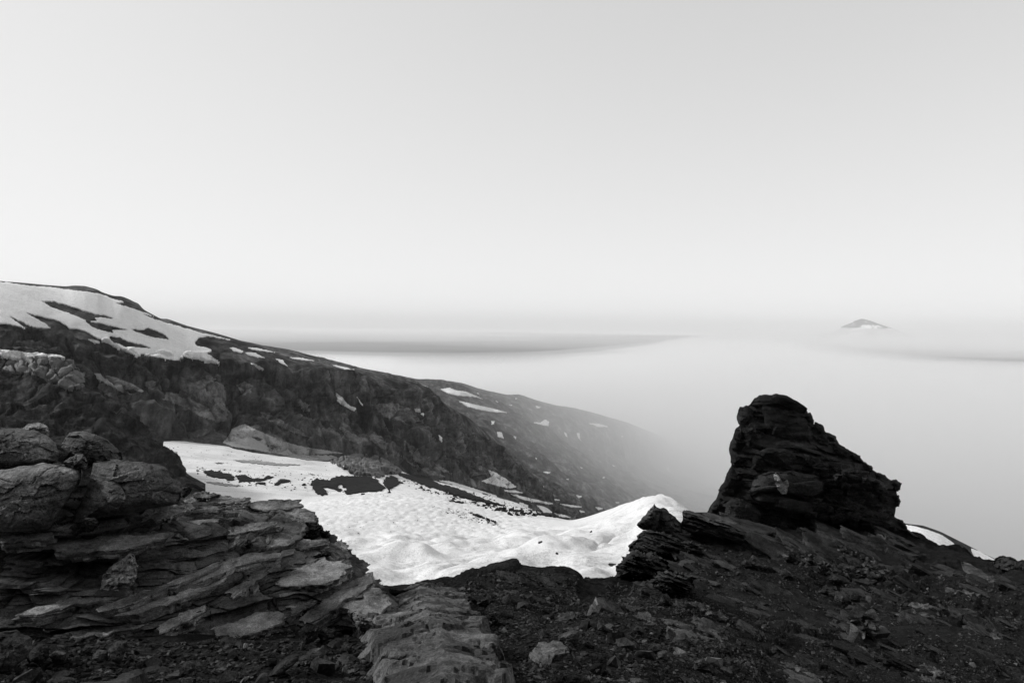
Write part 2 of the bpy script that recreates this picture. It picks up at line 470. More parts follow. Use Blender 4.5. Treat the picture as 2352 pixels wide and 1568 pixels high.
# ---- patches of snow lying on the slopes: traced outlines laid on the terrain as sheets with real edges
def drape(name, poly, holes, bvhs, mat, parent, step=1.6, lift=0.6, rough=1.2, rs=14.0, disp=None, label=None):
    poly = np.asarray(poly, float)
    x0, y0 = poly.min(0) - 3; x1, y1 = poly.max(0) + 3
    xs = np.arange(x0, x1 + step, step); ys = np.arange(y0, y1 + step, step * 0.8)
    X, Y = np.meshgrid(xs, ys)
    q = np.stack([X / rs, Y / rs * 1.6, X * 0], -1)
    WX = X + rough * 2.2 * fbm(q, 4, 71); WY = Y + rough * fbm(q + 40, 4, 72)
    ins = inside(poly, WX, WY)
    for h in holes: ins &= ~inside(h, WX, WY)
    idx = -np.ones(X.shape, int); vs_ = []
    for i in range(X.shape[0]):
        for j in range(X.shape[1]):
            if not ins[i, j]: continue
            best = None
            for b in bvhs:
                p, n = cast(b, X[i, j], Y[i, j])
                if p is not None and (best is None or p.y < best[0].y): best = (p, n)
            if best is None: continue
            p, n = best
            if n.dot(p - Vector(CAM)) > 0: n = -n
            nn = (n + Vector((0, 0, 1.2))).normalized()
            idx[i, j] = len(vs_); vs_.append(p[:] + nn[:])
    f = []
    a, b_, c, d = idx[:-1, :-1], idx[:-1, 1:], idx[1:, 1:], idx[1:, :-1]
    m = (a >= 0) & (b_ >= 0) & (c >= 0) & (d >= 0)
    quads = np.stack([a[m], b_[m], c[m], d[m]], -1)
    if len(quads) == 0: return None
    vs_ = np.array(vs_)
    off = np.full(len(vs_), float(lift))
    if disp is not None: off = off + disp(vs_[:, :3])
    V_ = vs_[:, :3] + vs_[:, 3:] * off[:, None]
    dist = V_[:, 1]
    span = np.ptp(dist[quads], axis=1)
    quads = quads[span < 0.16 * dist[quads].mean(1)]
    if len(quads) == 0: return None
    # rim: extrude the border down into the ground
    e = {}
    for qd in quads.tolist():
        for k in range(4):
            u, v = qd[k], qd[(k + 1) % 4]
            if (v, u) in e: del e[(v, u)]
            else: e[(u, v)] = 1
    bv = sorted({u for uv in e for u in uv}); mp = {u: len(V_) + k for k, u in enumerate(bv)}
    low = V_[bv] - [0, 0, lift * 2 + 0.4]
    away = low - CAM; low = low + away / np.linalg.norm(away, axis=1, keepdims=True) * lift * 2.0
    V_ = np.vstack([V_, low])
    side = np.array([(v, u, mp[u], mp[v]) for u, v in e], int).reshape(-1, 4)
    used = np.unique(np.vstack([quads, side])); re = -np.ones(len(V_), int); re[used] = np.arange(len(used))
    F = re[np.vstack([quads, side])]
    return link(name, new_mesh(name, V_[used], F), mat, parent, label=label)

big_out = z4([(-200, 80), (0, 102), (180, 127), (330, 140), (430, 152), (560, 168), (640, 180), (720, 212), (780, 227), (790, 238), (745, 242), (800, 258), (900, 290), (960, 312), (1000, 330), (910, 308), (1000, 345), (1100, 374), (1200, 404), (1290, 429),
              (1400, 455), (1500, 477), (1545, 487), (1440, 473), (1380, 460), (1320, 450), (1270, 460), (1243, 490), (1260, 512), (1310, 520), (1350, 535), (1350, 548), (1320, 560), (1350, 575), (1395, 605),
              (1408, 628), (1330, 610), (1250, 595), (1190, 585), (1160, 560), (1180, 580), (1150, 605), (1080, 600), (1000, 582), (900, 565), (885, 578), (820, 552), (760, 530), (700, 500), (600, 455), (540, 420), (490, 405),
              (440, 405), (430, 390), (370, 355), (330, 345), (170, 305), (290, 370), (330, 402), (270, 398), (215, 395), (130, 360), (60, 325), (150, 390), (200, 410), (100, 385), (0, 370), (-200, 340)])
holes = [z4(h) for h in (
    [(270, 232), (340, 232), (430, 255), (520, 285), (600, 310), (680, 320), (720, 340), (640, 328), (600, 335), (615, 355), (560, 352), (490, 325), (420, 298), (340, 270)],
    [(540, 352), (640, 370), (720, 388), (818, 410), (710, 410), (715, 430), (650, 415), (590, 390)],
    [(840, 405), (920, 408), (940, 398), (1000, 418), (1040, 440), (1078, 472), (1000, 460), (920, 440), (860, 420)],
    [(700, 450), (760, 460), (830, 490), (900, 505), (962, 527), (880, 520), (800, 518), (730, 490), (697, 465)])]
SP = drape('snow_field', big_out, holes, [B_N], M_HSNOW, near_hill, step=1.6, lift=0.8, rough=1.6, label='wide grey-white snowfield with dark rock islands below the skyline')
near_p = [z4(l) for l in (
    [(1465, 525), (1490, 518), (1555, 545), (1545, 557), (1490, 545)], [(1560, 550), (1620, 553), (1695, 587), (1640, 582), (1575, 567)],
    [(1588, 615), (1640, 628), (1702, 665), (1650, 652)], [(1755, 590), (1800, 598), (1845, 646), (1790, 622)],
    [(1565, 518), (1640, 523), (1780, 555), (1700, 548), (1610, 534)], [(1840, 582), (1900, 583), (2050, 608), (1950, 604), (1870, 594)],
    [(2105, 625), (2140, 628), (2275, 662), (2200, 660), (2150, 647)], [(558, 468), (600, 468), (645, 487), (600, 490)],
    [(2140, 805), (2170, 825), (2230, 890), (2275, 905), (2262, 928), (2220, 908), (2180, 885), (2150, 850)], [(2260, 810), (2290, 850), (2330, 900), (2300, 880)])]
near_p += [z6(l) for l in (
    [(495, 463), (532, 468), (532, 487), (505, 482)], [(528, 493), (552, 490), (550, 512)], [(633, 612), (657, 628), (660, 660), (640, 642)],
    [(700, 890), (760, 898), (850, 925), (960, 960), (1005, 1002), (900, 988), (800, 958), (730, 922)],
    [(880, 880), (940, 858), (920, 815), (960, 828), (1030, 870), (1085, 912), (1050, 924), (960, 905)],
    [(1040, 952), (1100, 963), (1250, 998), (1300, 1008), (1280, 1017), (1120, 988)], [(1095, 998), (1150, 1018), (1160, 1053), (1110, 1032)],
    [(1195, 1017), (1250, 1028), (1295, 1062), (1240, 1062)], [(1290, 1060), (1360, 1075), (1400, 1090), (1330, 1085)], [(560, 905), (640, 930), (720, 968), (640, 955)],
    [(620, 875), (700, 880), (780, 905), (700, 898)], [(850, 1000), (960, 1020), (1080, 1045), (960, 1038)], [(1000, 930), (1080, 935), (1130, 950), (1050, 948)])]
for l in near_p: drape('snow_patch', l, [], [B_N, B_F], M_HSNOW, near_hill, step=1.0, lift=0.5, rough=1.5, rs=7)
far_p = [z6(l) for l in (
    [(640, 355), (700, 346), (740, 362), (800, 370), (908, 417), (830, 397), (740, 392), (690, 380)], [(745, 420), (880, 450), (960, 468), (1040, 490), (960, 488), (880, 474), (800, 457)],
    [(430, 308), (500, 316), (595, 347), (510, 337)], [(1172, 545), (1220, 545), (1245, 526), (1272, 540), (1267, 567), (1230, 560)], [(1490, 546), (1560, 551), (1620, 570), (1550, 570)],
    [(938, 538), (957, 538), (957, 557), (938, 557)], [(968, 598), (1000, 603), (1013, 640), (975, 627)], [(1185, 445), (1232, 460), (1200, 464)], [(1426, 602), (1447, 608), (1452, 652), (1435, 632)],
    [(1353, 596), (1372, 606), (1380, 636), (1362, 622)], [(1063, 622), (1084, 628), (1080, 645)], [(1228, 828), (1285, 831), (1260, 842)], [(1185, 910), (1250, 914), (1230, 924)],
    [(1230, 940), (1260, 952), (1240, 956)], [(1240, 978), (1345, 992), (1280, 997)], [(1420, 963), (1465, 970), (1440, 980)], [(1440, 1048), (1485, 1060), (1450, 1064)],
    [(1300, 1008), (1390, 1020), (1490, 1033), (1400, 1033)], [(1530, 1028), (1585, 1040), (1550, 1047)], [(1440, 795), (1470, 808), (1455, 810)], [(1630, 785), (1655, 797), (1640, 800)], [(1570, 860), (1605, 855), (1585, 868)],
    [(1360, 868), (1395, 868), (1375, 874)], [(1675, 618), (1702, 622), (1688, 626)], [(1945, 800), (1965, 800), (1962, 830), (1952, 830)], [(1640, 1000), (1690, 1005), (1660, 1010)], [(850, 372), (880, 382), (862, 384)],
    [(955, 415), (990, 432), (970, 430)], [(1030, 442), (1075, 447), (1050, 450)], [(1065, 403), (1095, 407), (1080, 411)], [(1188, 745), (1205, 752), (1198, 760)])]
for l in far_p: drape('snow_patch', l, [], [B_F], M_HSNOW, far_hill, step=1.1, lift=1.6, rough=0.7, rs=9)

# dirty snow fan and grey talus tongue at the foot of the cliffs
drape('snow_fan', z5([(565, 125), (640, 90), (700, 118), (800, 165), (900, 205), (1020, 238), (1180, 263), (1290, 280), (1000, 290), (900, 296), (840, 285), (700, 260), (560, 240), (500, 214), (550, 165)]),
      [z5([(690, 178), (720, 174), (760, 192), (740, 204)])], [B_N], M_DIRTY, near_hill, step=1.4, lift=0.5, rough=1.2, label='grey dirty snow fan under the cliffs')
drape('snow_tongue', z4([(555, 680), (620, 683), (720, 703), (840, 748), (918, 797), (900, 807), (850, 782), (800, 790), (858, 830), (790, 802), (700, 762), (600, 712)]), [], [B_N], M_DIRTY, near_hill, step=1.2, lift=0.4, label='grey dirty snow tongue on the dark slope')

# pale talus and weathered faces among the dark cliffs
def mat_talus():
    t = NT('talus')
    n = t.noise(t.pos((0.12, 0.08, 0.03), (0, math.radians(24), 0)), 1, 10, 0.75); n2 = t.noise(t.pos(0.5), 1, 6, 0.7)
    return t.done(t.ramp(t.math('ADD', t.math('MULTIPLY', n, 0.65), t.math('MULTIPLY', n2, 0.35)), [(0.38, 0.04), (0.5, 0.14), (0.64, 0.32)]), t.bump(n2, 2.0, 0.8), 0.9, 0.02)
M_TALUS = mat_talus()
tal = [z4(l) for l in ([(915, 745), (950, 728), (990, 735), (1000, 790), (950, 785)], [(1040, 850), (1060, 800), (1130, 810), (1240, 740), (1340, 720), (1440, 760), (1455, 860), (1450, 980), (1400, 1000), (1280, 960), (1180, 900)], [(1510, 760), (1560, 735), (1610, 760), (1600, 815), (1540, 820)],
                       [(440, 940), (500, 920), (560, 950), (570, 1010), (500, 1000)], [(1290, 730), (1330, 690), (1380, 720), (1340, 760)], [(1880, 840), (1960, 870), (1990, 930), (1930, 920)], [(1640, 920), (1760, 960), (1900, 1040), (2000, 1100), (1880, 1070), (1720, 990)])]
tal += [z6(l) for l in ([(250, 440), (380, 430), (490, 470), (540, 540), (440, 540), (330, 520)], [(230, 570), (330, 640), (420, 740), (340, 720), (240, 640)], [(430, 640), (520, 700), (590, 800), (500, 770)], [(590, 760), (660, 800), (720, 840), (640, 820)], [(60, 560), (150, 600), (210, 680), (120, 660)], [(420, 750), (540, 800), (700, 860), (580, 850)], [(820, 780), (900, 800), (980, 850), (900, 840)])]
for l in tal: drape('talus', l, [], [B_N], M_TALUS, near_hill, step=1.3, lift=0.3, rough=4.0, rs=9)

# ---- glacier: upper field, roll-over, near field with sun cups, mound behind the pinnacle saddle
CREST = [(200, 1195, 150), (330, 1182, 150), (500, 1166, 160), (693, 1152, 175), (760, 1142, 180), (830, 1132, 185), (880, 1128, 188), (940, 1127, 190), (1000, 1130, 192), (1080, 1141, 192), (1180, 1164, 185), (1250, 1182, 170), (1310, 1196, 145),
         (1350, 1187, 120), (1380, 1177, 105), (1440, 1158, 85), (1470, 1148, 78), (1490, 1143, 75), (1515, 1143, 73), (1530, 1149, 72), (1565, 1173, 70), (1620, 1208, 70), (1760, 1240, 70)]
BEH = [(p, y + 1, d * (1.28 if p < 1310 else 1.12)) for p, y, d in CREST]
FARG = [(200, 1004, 385), (330, 1006, 392), (400, 1011, 398), (510, 1021, 405), (640, 1046, 415), (690, 1051, 424), (750, 1062, 432), (800, 1054, 452), (860, 1060, 468), (950, 1092, 470), (1060, 1120, 520), (1180, 1152, 560), (1330, 1215, 560), (1440, 1260, 400), (1760, 1330, 300)]
UPM = [(200, 1080, 260), (330, 1085, 262), (500, 1092, 270), (690, 1098, 280), (800, 1100, 300), (900, 1106, 315), (1000, 1120, 330), (1100, 1140, 330), (1180, 1165, 320), (1330, 1225, 260), (1440, 1240, 160), (1760, 1290, 130)]
MIDG = [(200, 1290, 68), (330, 1270, 72), (700, 1240, 76), (900, 1231, 82), (1100, 1226, 88), (1200, 1218, 90), (1300, 1212, 92), (1400, 1203, 78), (1490, 1192, 60), (1565, 1217, 54), (1650, 1240, 50), (1760, 1260, 48)]
LOWG = [(200, 1450, 24), (330, 1420, 25), (700, 1365, 29), (860, 1350, 30), (1000, 1345, 31), (1200, 1340, 32), (1440, 1340, 34), (1650, 1338, 36), (1760, 1340, 36)]
FOOTG = [(p, y + 190, d * 0.8) for p, y, d in LOWG]
pxg = np.arange(205, 1760, 2.0)
G = loft(pxg, [FARG, UPM, BEH, CREST, MIDG, LOWG, FOOTG], [40, 26, 5, 110, 120, 16], sy=9, sd=60)
ri = np.arange(G.shape[0])[:, None] * np.ones((1, len(pxg)))
d = G[..., 1]
q = G * [1, 1, 0]
near = 1 - sstep(55, 110, d)
qa = np.stack([G[..., 0] / 4.2 + G[..., 1] / 22, G[..., 1] / 5.5 - G[..., 0] / 18, d * 0], -1)
hum = 0.30 * fbm(qa, 3, 81) + 0.36 * np.abs(noise(qa * 0.8 + 3.3, 82))
cups = noise(np.stack([G[..., 0] / 1.5, G[..., 1] / 2.6, d * 0], -1), 83) + 0.5 * noise(np.stack([G[..., 0] / 0.8, G[..., 1] / 1.4, d * 0], -1), 84)
cm = sstep(62, 90, d) * (1 - sstep(170, 215, d)) * (1 - sstep(1180, 1320, pxg)[None, :])
upn = fbm(np.stack([G[..., 0] / 26, G[..., 1] / 60, d * 0], -1), 5, 85)
G[..., 2] += near * hum * 3.3 + cm * (-0.42 * np.clip(cups, 0, 1) + 0.25 * np.clip(-cups, 0, 1)) * 0.9 + sstep(150, 230, d) * 1.6 * upn
# the mound's crest is gently wavy, thin crease lines cross the near field
for (ax, ay, bx, by, dep) in ((-4, 33, -0.5, 44, 0.35), (-3.5, 29.5, 3, 37, 0.25), (8.5, 45, 13, 62, 0.3), (5.5, 46, 9.5, 60, 0.25), (8.0, 35.5, 10.0, 43, 0.22)):
    A = np.array([ax, ay]); Bv = np.array([bx, by]) - A
    t = np.clip(((G[..., :2] - A) @ Bv) / (Bv @ Bv), 0, 1)
    dd = np.linalg.norm(G[..., :2] - A - t[..., None] * Bv, axis=-1)
    G[..., 2] -= dep * np.exp(-(dd / 0.22) ** 2) * np.sin(np.pi * t)
glacier = link('glacier', new_mesh('glacier', G.reshape(-1, 3), grid_faces(*G.shape[:2])), M_SNOW, kind='structure')
B_G = bvh_of(G)

def mat_moraine():
    t = NT('moraine_debris')
    n = t.noise(t.pos(0.5), 1, 8, 0.7)
    return t.done(t.ramp(n, [(0.35, 0.012), (0.65, 0.035)]), t.bump(n, 1.0, 0.9), 0.9, 0.02)
M_MOR = mat_moraine()
mor = [z5(l) for l in (
    [(385, 392), (430, 388), (500, 402), (560, 415), (580, 430), (580, 452), (540, 455), (520, 440), (480, 440), (430, 428), (395, 415)],
    [(580, 420), (640, 418), (700, 440), (770, 440), (790, 425), (830, 425), (820, 438), (780, 452), (740, 458), (680, 460), (640, 462), (610, 470), (600, 450)],
    [(710, 470), (760, 464), (790, 472), (770, 482), (730, 478)], [(830, 475), (860, 450), (900, 445), (942, 452), (930, 465), (890, 470), (850, 484)],
    [(1005, 480), (1030, 474), (1048, 482), (1020, 490)], [(330, 395), (350, 383), (355, 392)], [(315, 410), (360, 408), (350, 416)],
    [(1062, 462), (1110, 440), (1180, 452), (1240, 425), (1330, 425), (1420, 422), (1480, 440), (1510, 470), (1540, 500), (1520, 522), (1400, 530), (1300, 545), (1270, 515), (1250, 525), (1180, 500), (1150, 498), (1180, 540), (1140, 555), (1100, 530), (1075, 500)],
    [(1540, 440), (1580, 418), (1620, 440), (1650, 470), (1590, 500), (1560, 515), (1530, 480)],
    [(1600, 395), (1700, 415), (1800, 420), (1850, 450), (1920, 500), (1950, 540), (1880, 510), (1800, 490), (1740, 465), (1650, 430)],
    [(1880, 470), (2000, 500), (2150, 560), (2250, 600), (2330, 625), (2200, 600), (2050, 570), (1960, 545)],
    [(2050, 480), (2180, 510), (2300, 560), (2200, 545), (2100, 515)])]
mor_holes = [z5([(1235, 485), (1262, 482), (1290, 512), (1270, 520)])]
for k, l in enumerate(mor):
    drape('debris_band', l, mor_holes if k == 7 else [], [B_G, B_N], M_MOR, glacier, step=1.0, lift=0.35, rough=3.4, rs=10)
drape('dirt_streak', z5([(560, 320), (700, 322), (850, 340), (1040, 352), (900, 360), (760, 350), (640, 340)]), [], [B_G], M_DIRTY, glacier, step=1.1, lift=0.25, rough=2.5, rs=8)
drape('dirt_streak', z5([(400, 335), (560, 340), (480, 346)]), [], [B_G], M_DIRTY, glacier, step=1.1, lift=0.25, rough=2.5, rs=8)
drape('dirt_streak', z5([(60, 255), (150, 258), (225, 272), (180, 290), (100, 282)]), [], [B_G], M_DIRTY, glacier, step=1.1, lift=0.25, rough=3, rs=6)
drape('dirt_streak', z5([(370, 455), (480, 465), (600, 480), (660, 492), (520, 488), (440, 475)]), [], [B_G], M_DIRTY, glacier, step=1.1, lift=0.2, rough=2.5, rs=8)
drape('dirt_streak', z5([(890, 292), (1000, 288), (1200, 292), (1240, 305), (1180, 328), (1060, 325), (960, 308)]), [], [B_G, B_N], M_DIRTY, glacier, step=1.2, lift=0.4, rough=2.0, rs=8)

# icefall: broken ice blocks at the tongue's edge
def icefall_disp(p):
    v, e = frac(np.stack([p[:, 0] / 5.5 + p[:, 2] / 9, p[:, 1] / 14, p[:, 2] / 6], -1), 91)
    return 2.2 * v + 1.2 - 2.5 * np.exp(-(e / 0.12) ** 2)
drape('icefall', z5([(1190, 335), (1280, 300), (1380, 292), (1480, 305), (1560, 345), (1650, 385), (1640, 410), (1560, 420), (1500, 440), (1440, 425), (1340, 420), (1280, 385)]), [], [B_G, B_N], M_ICE, glacier, step=1.0, lift=0.6, rough=2.5, rs=8, disp=icefall_disp,
      label='broken grey icefall between moraine bands')
for l in ([(1100, 1052), (1200, 1043), (1300, 1055), (1390, 1085), (1300, 1064), (1200, 1052)], [(1150, 1070), (1250, 1068), (1340, 1082), (1400, 1104), (1310, 1090), (1220, 1078)], [(1010, 1040), (1100, 1048), (1060, 1054)], [(800, 1060), (860, 1075), (960, 1115), (1000, 1140), (920, 1105), (840, 1080)], [(660, 985), (760, 1000), (840, 1015), (740, 1005)]):
    drape('crevasse_shade', z6(l), [], [B_G, B_N], M_MOR, glacier, step=0.9, lift=0.25, rough=3.2, rs=7)  # thin dark sheets in moraine colour stand in for the shade inside crevasses

# ---- dark spur with an ice cliff, at the far left
SPUR = [(-250, 790, 268), (-100, 806, 264), (0, 815, 262), (60, 813, 260), (150, 827, 256), (185, 850, 252), (205, 880, 248), (240, 924, 242), (290, 964, 236), (330, 1008, 232), (380, 1058, 228), (440, 1094, 225), (475, 1112, 222)]
SBACK = [(p, y + 40, d * 1.12) for p, y, d in SPUR]
SMID = [(-250, 960, 215), (0, 950, 215), (150, 955, 215), (240, 985, 214), (330, 1050, 214), (440, 1102, 217), (475, 1118, 218)]
SLOW = [(-250, 1160, 165), (0, 1150, 168), (240, 1140, 185), (330, 1125, 200), (440, 1112, 212), (475, 1124, 214)]
pxs = np.arange(-240, 474, 2.0)
S = loft(pxs, [SBACK, SPUR, SMID, SLOW], [8, 90, 60])
N = grid_normals(S); N *= np.sign(-(N * (S - CAM)).sum(-1, keepdims=True))
ri = np.arange(S.shape[0])[:, None] * np.ones((1, len(pxs)))
fade = sstep(470, 380, pxs)[None, :]
sf1, se1 = frac(S / [9, 12, 6], 105); sf2, _ = frac(S / [3.2, 4, 2.2], 106)
S = S + N * ((2.4 * sf1 + 0.9 * sf2 + 2.5 * fbm(S / 22, 6, 101) + 3.0 * ridged(S / [14, 14, 30], 4, 103)) * sstep(8, 22, ri) * fade)[..., None]
spur = link('spur', new_mesh('spur', S.reshape(-1, 3), grid_faces(*S.shape[:2])), M_SPUR, kind='structure')
B_S = bvh_of(S)
drape('ice_face', z4([(-100, 588), (0, 590), (60, 598), (120, 610), (240, 600), (300, 602), (430, 606), (500, 650), (540, 700), (535, 770), (480, 797), (420, 792), (330, 742), (200, 692), (100, 690), (0, 670), (-100, 660)]), [], [B_S, B_N], M_ICE, spur, step=1.2, lift=0.4, rough=3, rs=9,
      disp=lambda p: 0.6 * icefall_disp(p * 1.4), label='dirty broken ice face on the dark spur')
drape('snow_cap', z4([(-100, 540), (0, 551), (100, 556), (250, 573), (380, 588), (432, 604), (300, 600), (240, 592), (200, 600), (120, 612), (60, 594), (0, 592), (-100, 590)]), [], [B_S, B_N], M_HSNOW, spur, step=1.1, lift=1.4, rough=1.5, rs=9, label='white snow cap on top of the ice face')

# ---- small snowy shoulder beyond the right end of the ridge
RSKY = [(1900, 1150, 230), (2060, 1198, 215), (2090, 1203, 214), (2120, 1206, 213), (2160, 1220, 212), (2200, 1240, 210), (2240, 1260, 208), (2290, 1285, 205), (2352, 1320, 200), (2450, 1370, 195)]
RB = [(p, y + 60, d * 1.3) for p, y, d in RSKY]
RLOW = [(p, y + 180, d * 0.75) for p, y, d in RSKY]
pxr = np.arange(1960, 2450, 4.0)
RS = loft(pxr, [RB, RSKY, RLOW], [8, 60])
RS[..., 2] += 0.8 * fbm(RS / 20, 4, 107) * sstep(8, 20, np.arange(RS.shape[0]))[:, None]
shoulder = link('shoulder', new_mesh('shoulder', RS.reshape(-1, 3), grid_faces(*RS.shape[:2])), M_HILL, kind='structure')
B_R = bvh_of(RS)
def zr(l): return [(1787.5 + x * .2622, 1157.2 + y * .2622) for x, y in l]
drape('snow_patch', zr([(1000, 190), (1130, 195), (1200, 205), (1290, 230), (1400, 268), (1480, 310), (1530, 350), (1580, 400), (1640, 420), (1690, 460), (1720, 480), (1690, 430), (1680, 395), (1760, 420), (1850, 470), (1900, 500), (1880, 540), (1600, 540), (1300, 420), (1000, 330)]), [], [B_R], M_HSNOW, shoulder, step=1.4, lift=0.5, rough=1.0)

# ---- snow-capped volcano far away above the fog
def mat_volcano():
    t = NT('volcano_snow_and_rock')
    n = t.noise(t.pos((0.0022, 0.0022, 0.0011)), 1, 7, 0.65)
    return t.done(t.ramp(n, [(0.44, 0.03), (0.52, 0.12), (0.58, 0.8)]), None, 0.9, 0.1)
DV = 27000.0
prof = [(0, 732.5), (5, 733), (10, 735.5), (16, 738.5), (25, 743), (46, 751.5), (80, 765), (130, 790)]
c0 = P(1980, 733, DV)
ths = np.linspace(0, 2 * np.pi, 97); rad = np.array([0, 3, 6, 9, 12, 16, 20, 26, 33, 40, 48, 60, 75, 90, 110, 130.0])
TH, RD = np.meshgrid(ths, rad)
hz = np.interp(RD, [p for p, _ in prof], [733.5 - y for _, y in prof]) / FPX * DV
rw = RD / FPX * DV * (1 + 0.12 * np.cos(TH))
VV = np.stack([c0[0] + rw * np.cos(TH), c0[1] + rw * np.sin(TH), c0[2] + hz], -1)
g = ridged(np.stack([np.cos(TH) * 4, np.sin(TH) * 4, RD / 40], -1), 4, 111)
VV[..., 2] += 38 * g * sstep(4, 20, RD)
mountain = link('mountain', new_mesh('mountain', VV.reshape(-1, 3), grid_faces(*VV.shape[:2])), mat_volcano(), kind='structure')

# ---- fog that fills the valley, and thin haze in all the air
def mat_volume(name, dens, col=(1, 1, 1), g=0.0):
    m = bpy.data.materials.new(name); m.use_nodes = True
    nt = m.node_tree; nt.nodes.remove(nt.nodes['Principled BSDF'])
    v = nt.nodes.new('ShaderNodeVolumePrincipled')
    v.inputs['Color'].default_value = (*col, 1); v.inputs['Density'].default_value = dens; v.inputs['Anisotropy'].default_value = g
    nt.links.new(v.outputs[0], nt.nodes['Material Output'].inputs['Volume'])
    return m
def fog_shell(name, xs, ys, top, edge, zlow, bot, dens, label):
    X, Y = np.meshgrid(xs, ys)
    Z = zlow + (top(X, Y) - zlow) * edge(X, Y)
    nrw, ncl = Z.shape
    vt = np.stack([X, Y, Z], -1).reshape(-1, 3); vb = np.stack([X, Y, X * 0 + bot], -1).reshape(-1, 3)
    ft = grid_faces(nrw, ncl); fb = grid_faces(nrw, ncl, len(vt))[:, ::-1]
    ring = np.concatenate([np.arange(ncl), np.arange(1, nrw) * ncl + ncl - 1, (nrw - 1) * ncl + np.arange(ncl - 2, -1, -1), np.arange(nrw - 2, 0, -1) * ncl])
    r2 = np.roll(ring, -1)
    fs = np.stack([ring, ring + len(vt), r2 + len(vt), r2], -1)
    return link(name, new_mesh(name, np.vstack([vt, vb]), np.vstack([ft, fb, fs])), mat_volume(name, dens, (1, 1, 1), 0.35), kind='stuff', label=label, cat='fog')
XS = np.linspace(-9000, 14000, 121); YS = np.concatenate([np.linspace(600, 3000, 40), np.geomspace(3100, 12000, 50)])
def bank_edge(X, Y): return sstep(0, 700, Y - 600) * sstep(0, 5500, 12000 - Y) * sstep(0, 2500, X + 9000) * sstep(0, 2500, 14000 - X)
for k, (dz, dens) in enumerate(((0, 0.00026), (-38, 0.00032), (-85, 0.0005))):
    def top(X, Y, dz=dz, k=k):
        wob = fbm(np.stack([X / 2600, Y / 2200, X * 0 + 0.35 * k], -1), 3, 121)
        xc = X - 2000 * Y / 6000
        w = 1350 * Y / 6000
        crest = -285 + 180 * np.exp(-(xc / w) ** 2) + 50 * wob
        nearb = -118 + 35 * wob
        t = sstep(2600, 5000, Y)
        return nearb * (1 - t) + crest * t + dz
    fog_shell('fog_bank', XS, YS, top, bank_edge, -720, -1050, dens, ('thin top veil of the valley fog', 'soft white middle layer of the valley fog', 'dense white lower fog filling the valley beyond the ridge')[k])
cz0 = P(1985, 752.5, 22000)
fog_shell('fog_bank', np.linspace(cz0[0] - 9000, cz0[0] + 14000, 60), np.linspace(18500, 25500, 30), lambda X, Y: cz0[2] + 12 * fbm(np.stack([X / 3000, Y / 3000, X * 0], -1), 3, 129) - 0.012 * np.abs(X - cz0[0]),
          lambda X, Y: sstep(0, 3000, Y - 18500) * sstep(0, 2500, 25500 - Y) * sstep(0, 6000, X - cz0[0] + 9000) * sstep(0, 6000, cz0[0] + 14000 - X), -860, -1050, 0.0006, 'low bank of mist hiding the foot of the distant volcano')
for k, (cx_, cy_, cz_, rx_, ry_, rz_, dn) in enumerate(((-3600, 7500, -120, 3900, 2600, 75, 1.2e-4), (-100, 8600, -90, 2700, 2600, 45, 1.2e-4), (900, 7200, -170, 2400, 2000, 60, 0.9e-4), (4600, 8400, -150, 3000, 2400, 70, 1.0e-4))):
    bm = bmesh.new(); bmesh.ops.create_icosphere(bm, subdivisions=5, radius=1.0)
    me = bpy.data.meshes.new('fog_wisp'); bm.to_mesh(me); bm.free()
    co = np.empty(len(me.vertices) * 3, np.float32); me.vertices.foreach_get('co', co); sh = co.reshape(-1, 3).astype(float)
    sh = sh * (1 + 0.22 * fbm(sh * [1.6, 1.6, 0.4] + k * 7, 3, 171)[..., None])
    WV = sh * [rx_, ry_, rz_] + [cx_, cy_, cz_]
    if k < 4: WV[..., 2] += 0.006 * (WV[..., 0] - cx_) * (1 if k % 2 else -1)
    me.vertices.foreach_set('co', WV.astype(np.float32).ravel()); me.update()
    link('fog_wisp', me, mat_volume('fog_wisp', dn), kind='stuff', label=('long pale wisp of mist', 'thin flat streak of mist', 'soft drawn-out veil of mist')[k % 3] + ' above the fog at the horizon', cat='mist')
hb = [(-75000, -6000, -1500), (75000, -6000, -1500), (75000, 170000, -1500), (-75000, 170000, -1500)]
hv = hb + [(x, y, 650.0) for x, y, _ in hb]
haze = link('haze', new_mesh('haze', hv, [(3, 2, 1, 0), (4, 5, 6, 7), (0, 1, 5, 4), (1, 2, 6, 5), (2, 3, 7, 6), (3, 0, 4, 7)], False), mat_volume('haze', 3.3e-5), kind='stuff',
            label='thin pale haze in the air over the valley', cat='haze')

# ================================================================== foreground ridge
def zmap(x0, y0, k):
    return lambda l: [(x0 + x * k, y0 + y * k) for x, y in l]
zA = zmap(0.0, 940.8, .40025)          # left outcrop
zB = zmap(1223.0, 1251.3, .20224)      # middle scree
zC = zmap(1787.5, 1157.2, .2622)       # right slope
zD = zmap(1411.2, 1110.1, .2)          # ledges left of the pinnacle
zT = zmap(1552.3, 874.9, .252)         # pinnacle
zE = zmap(799.7, 1251.3, .20224)       # centre boulder

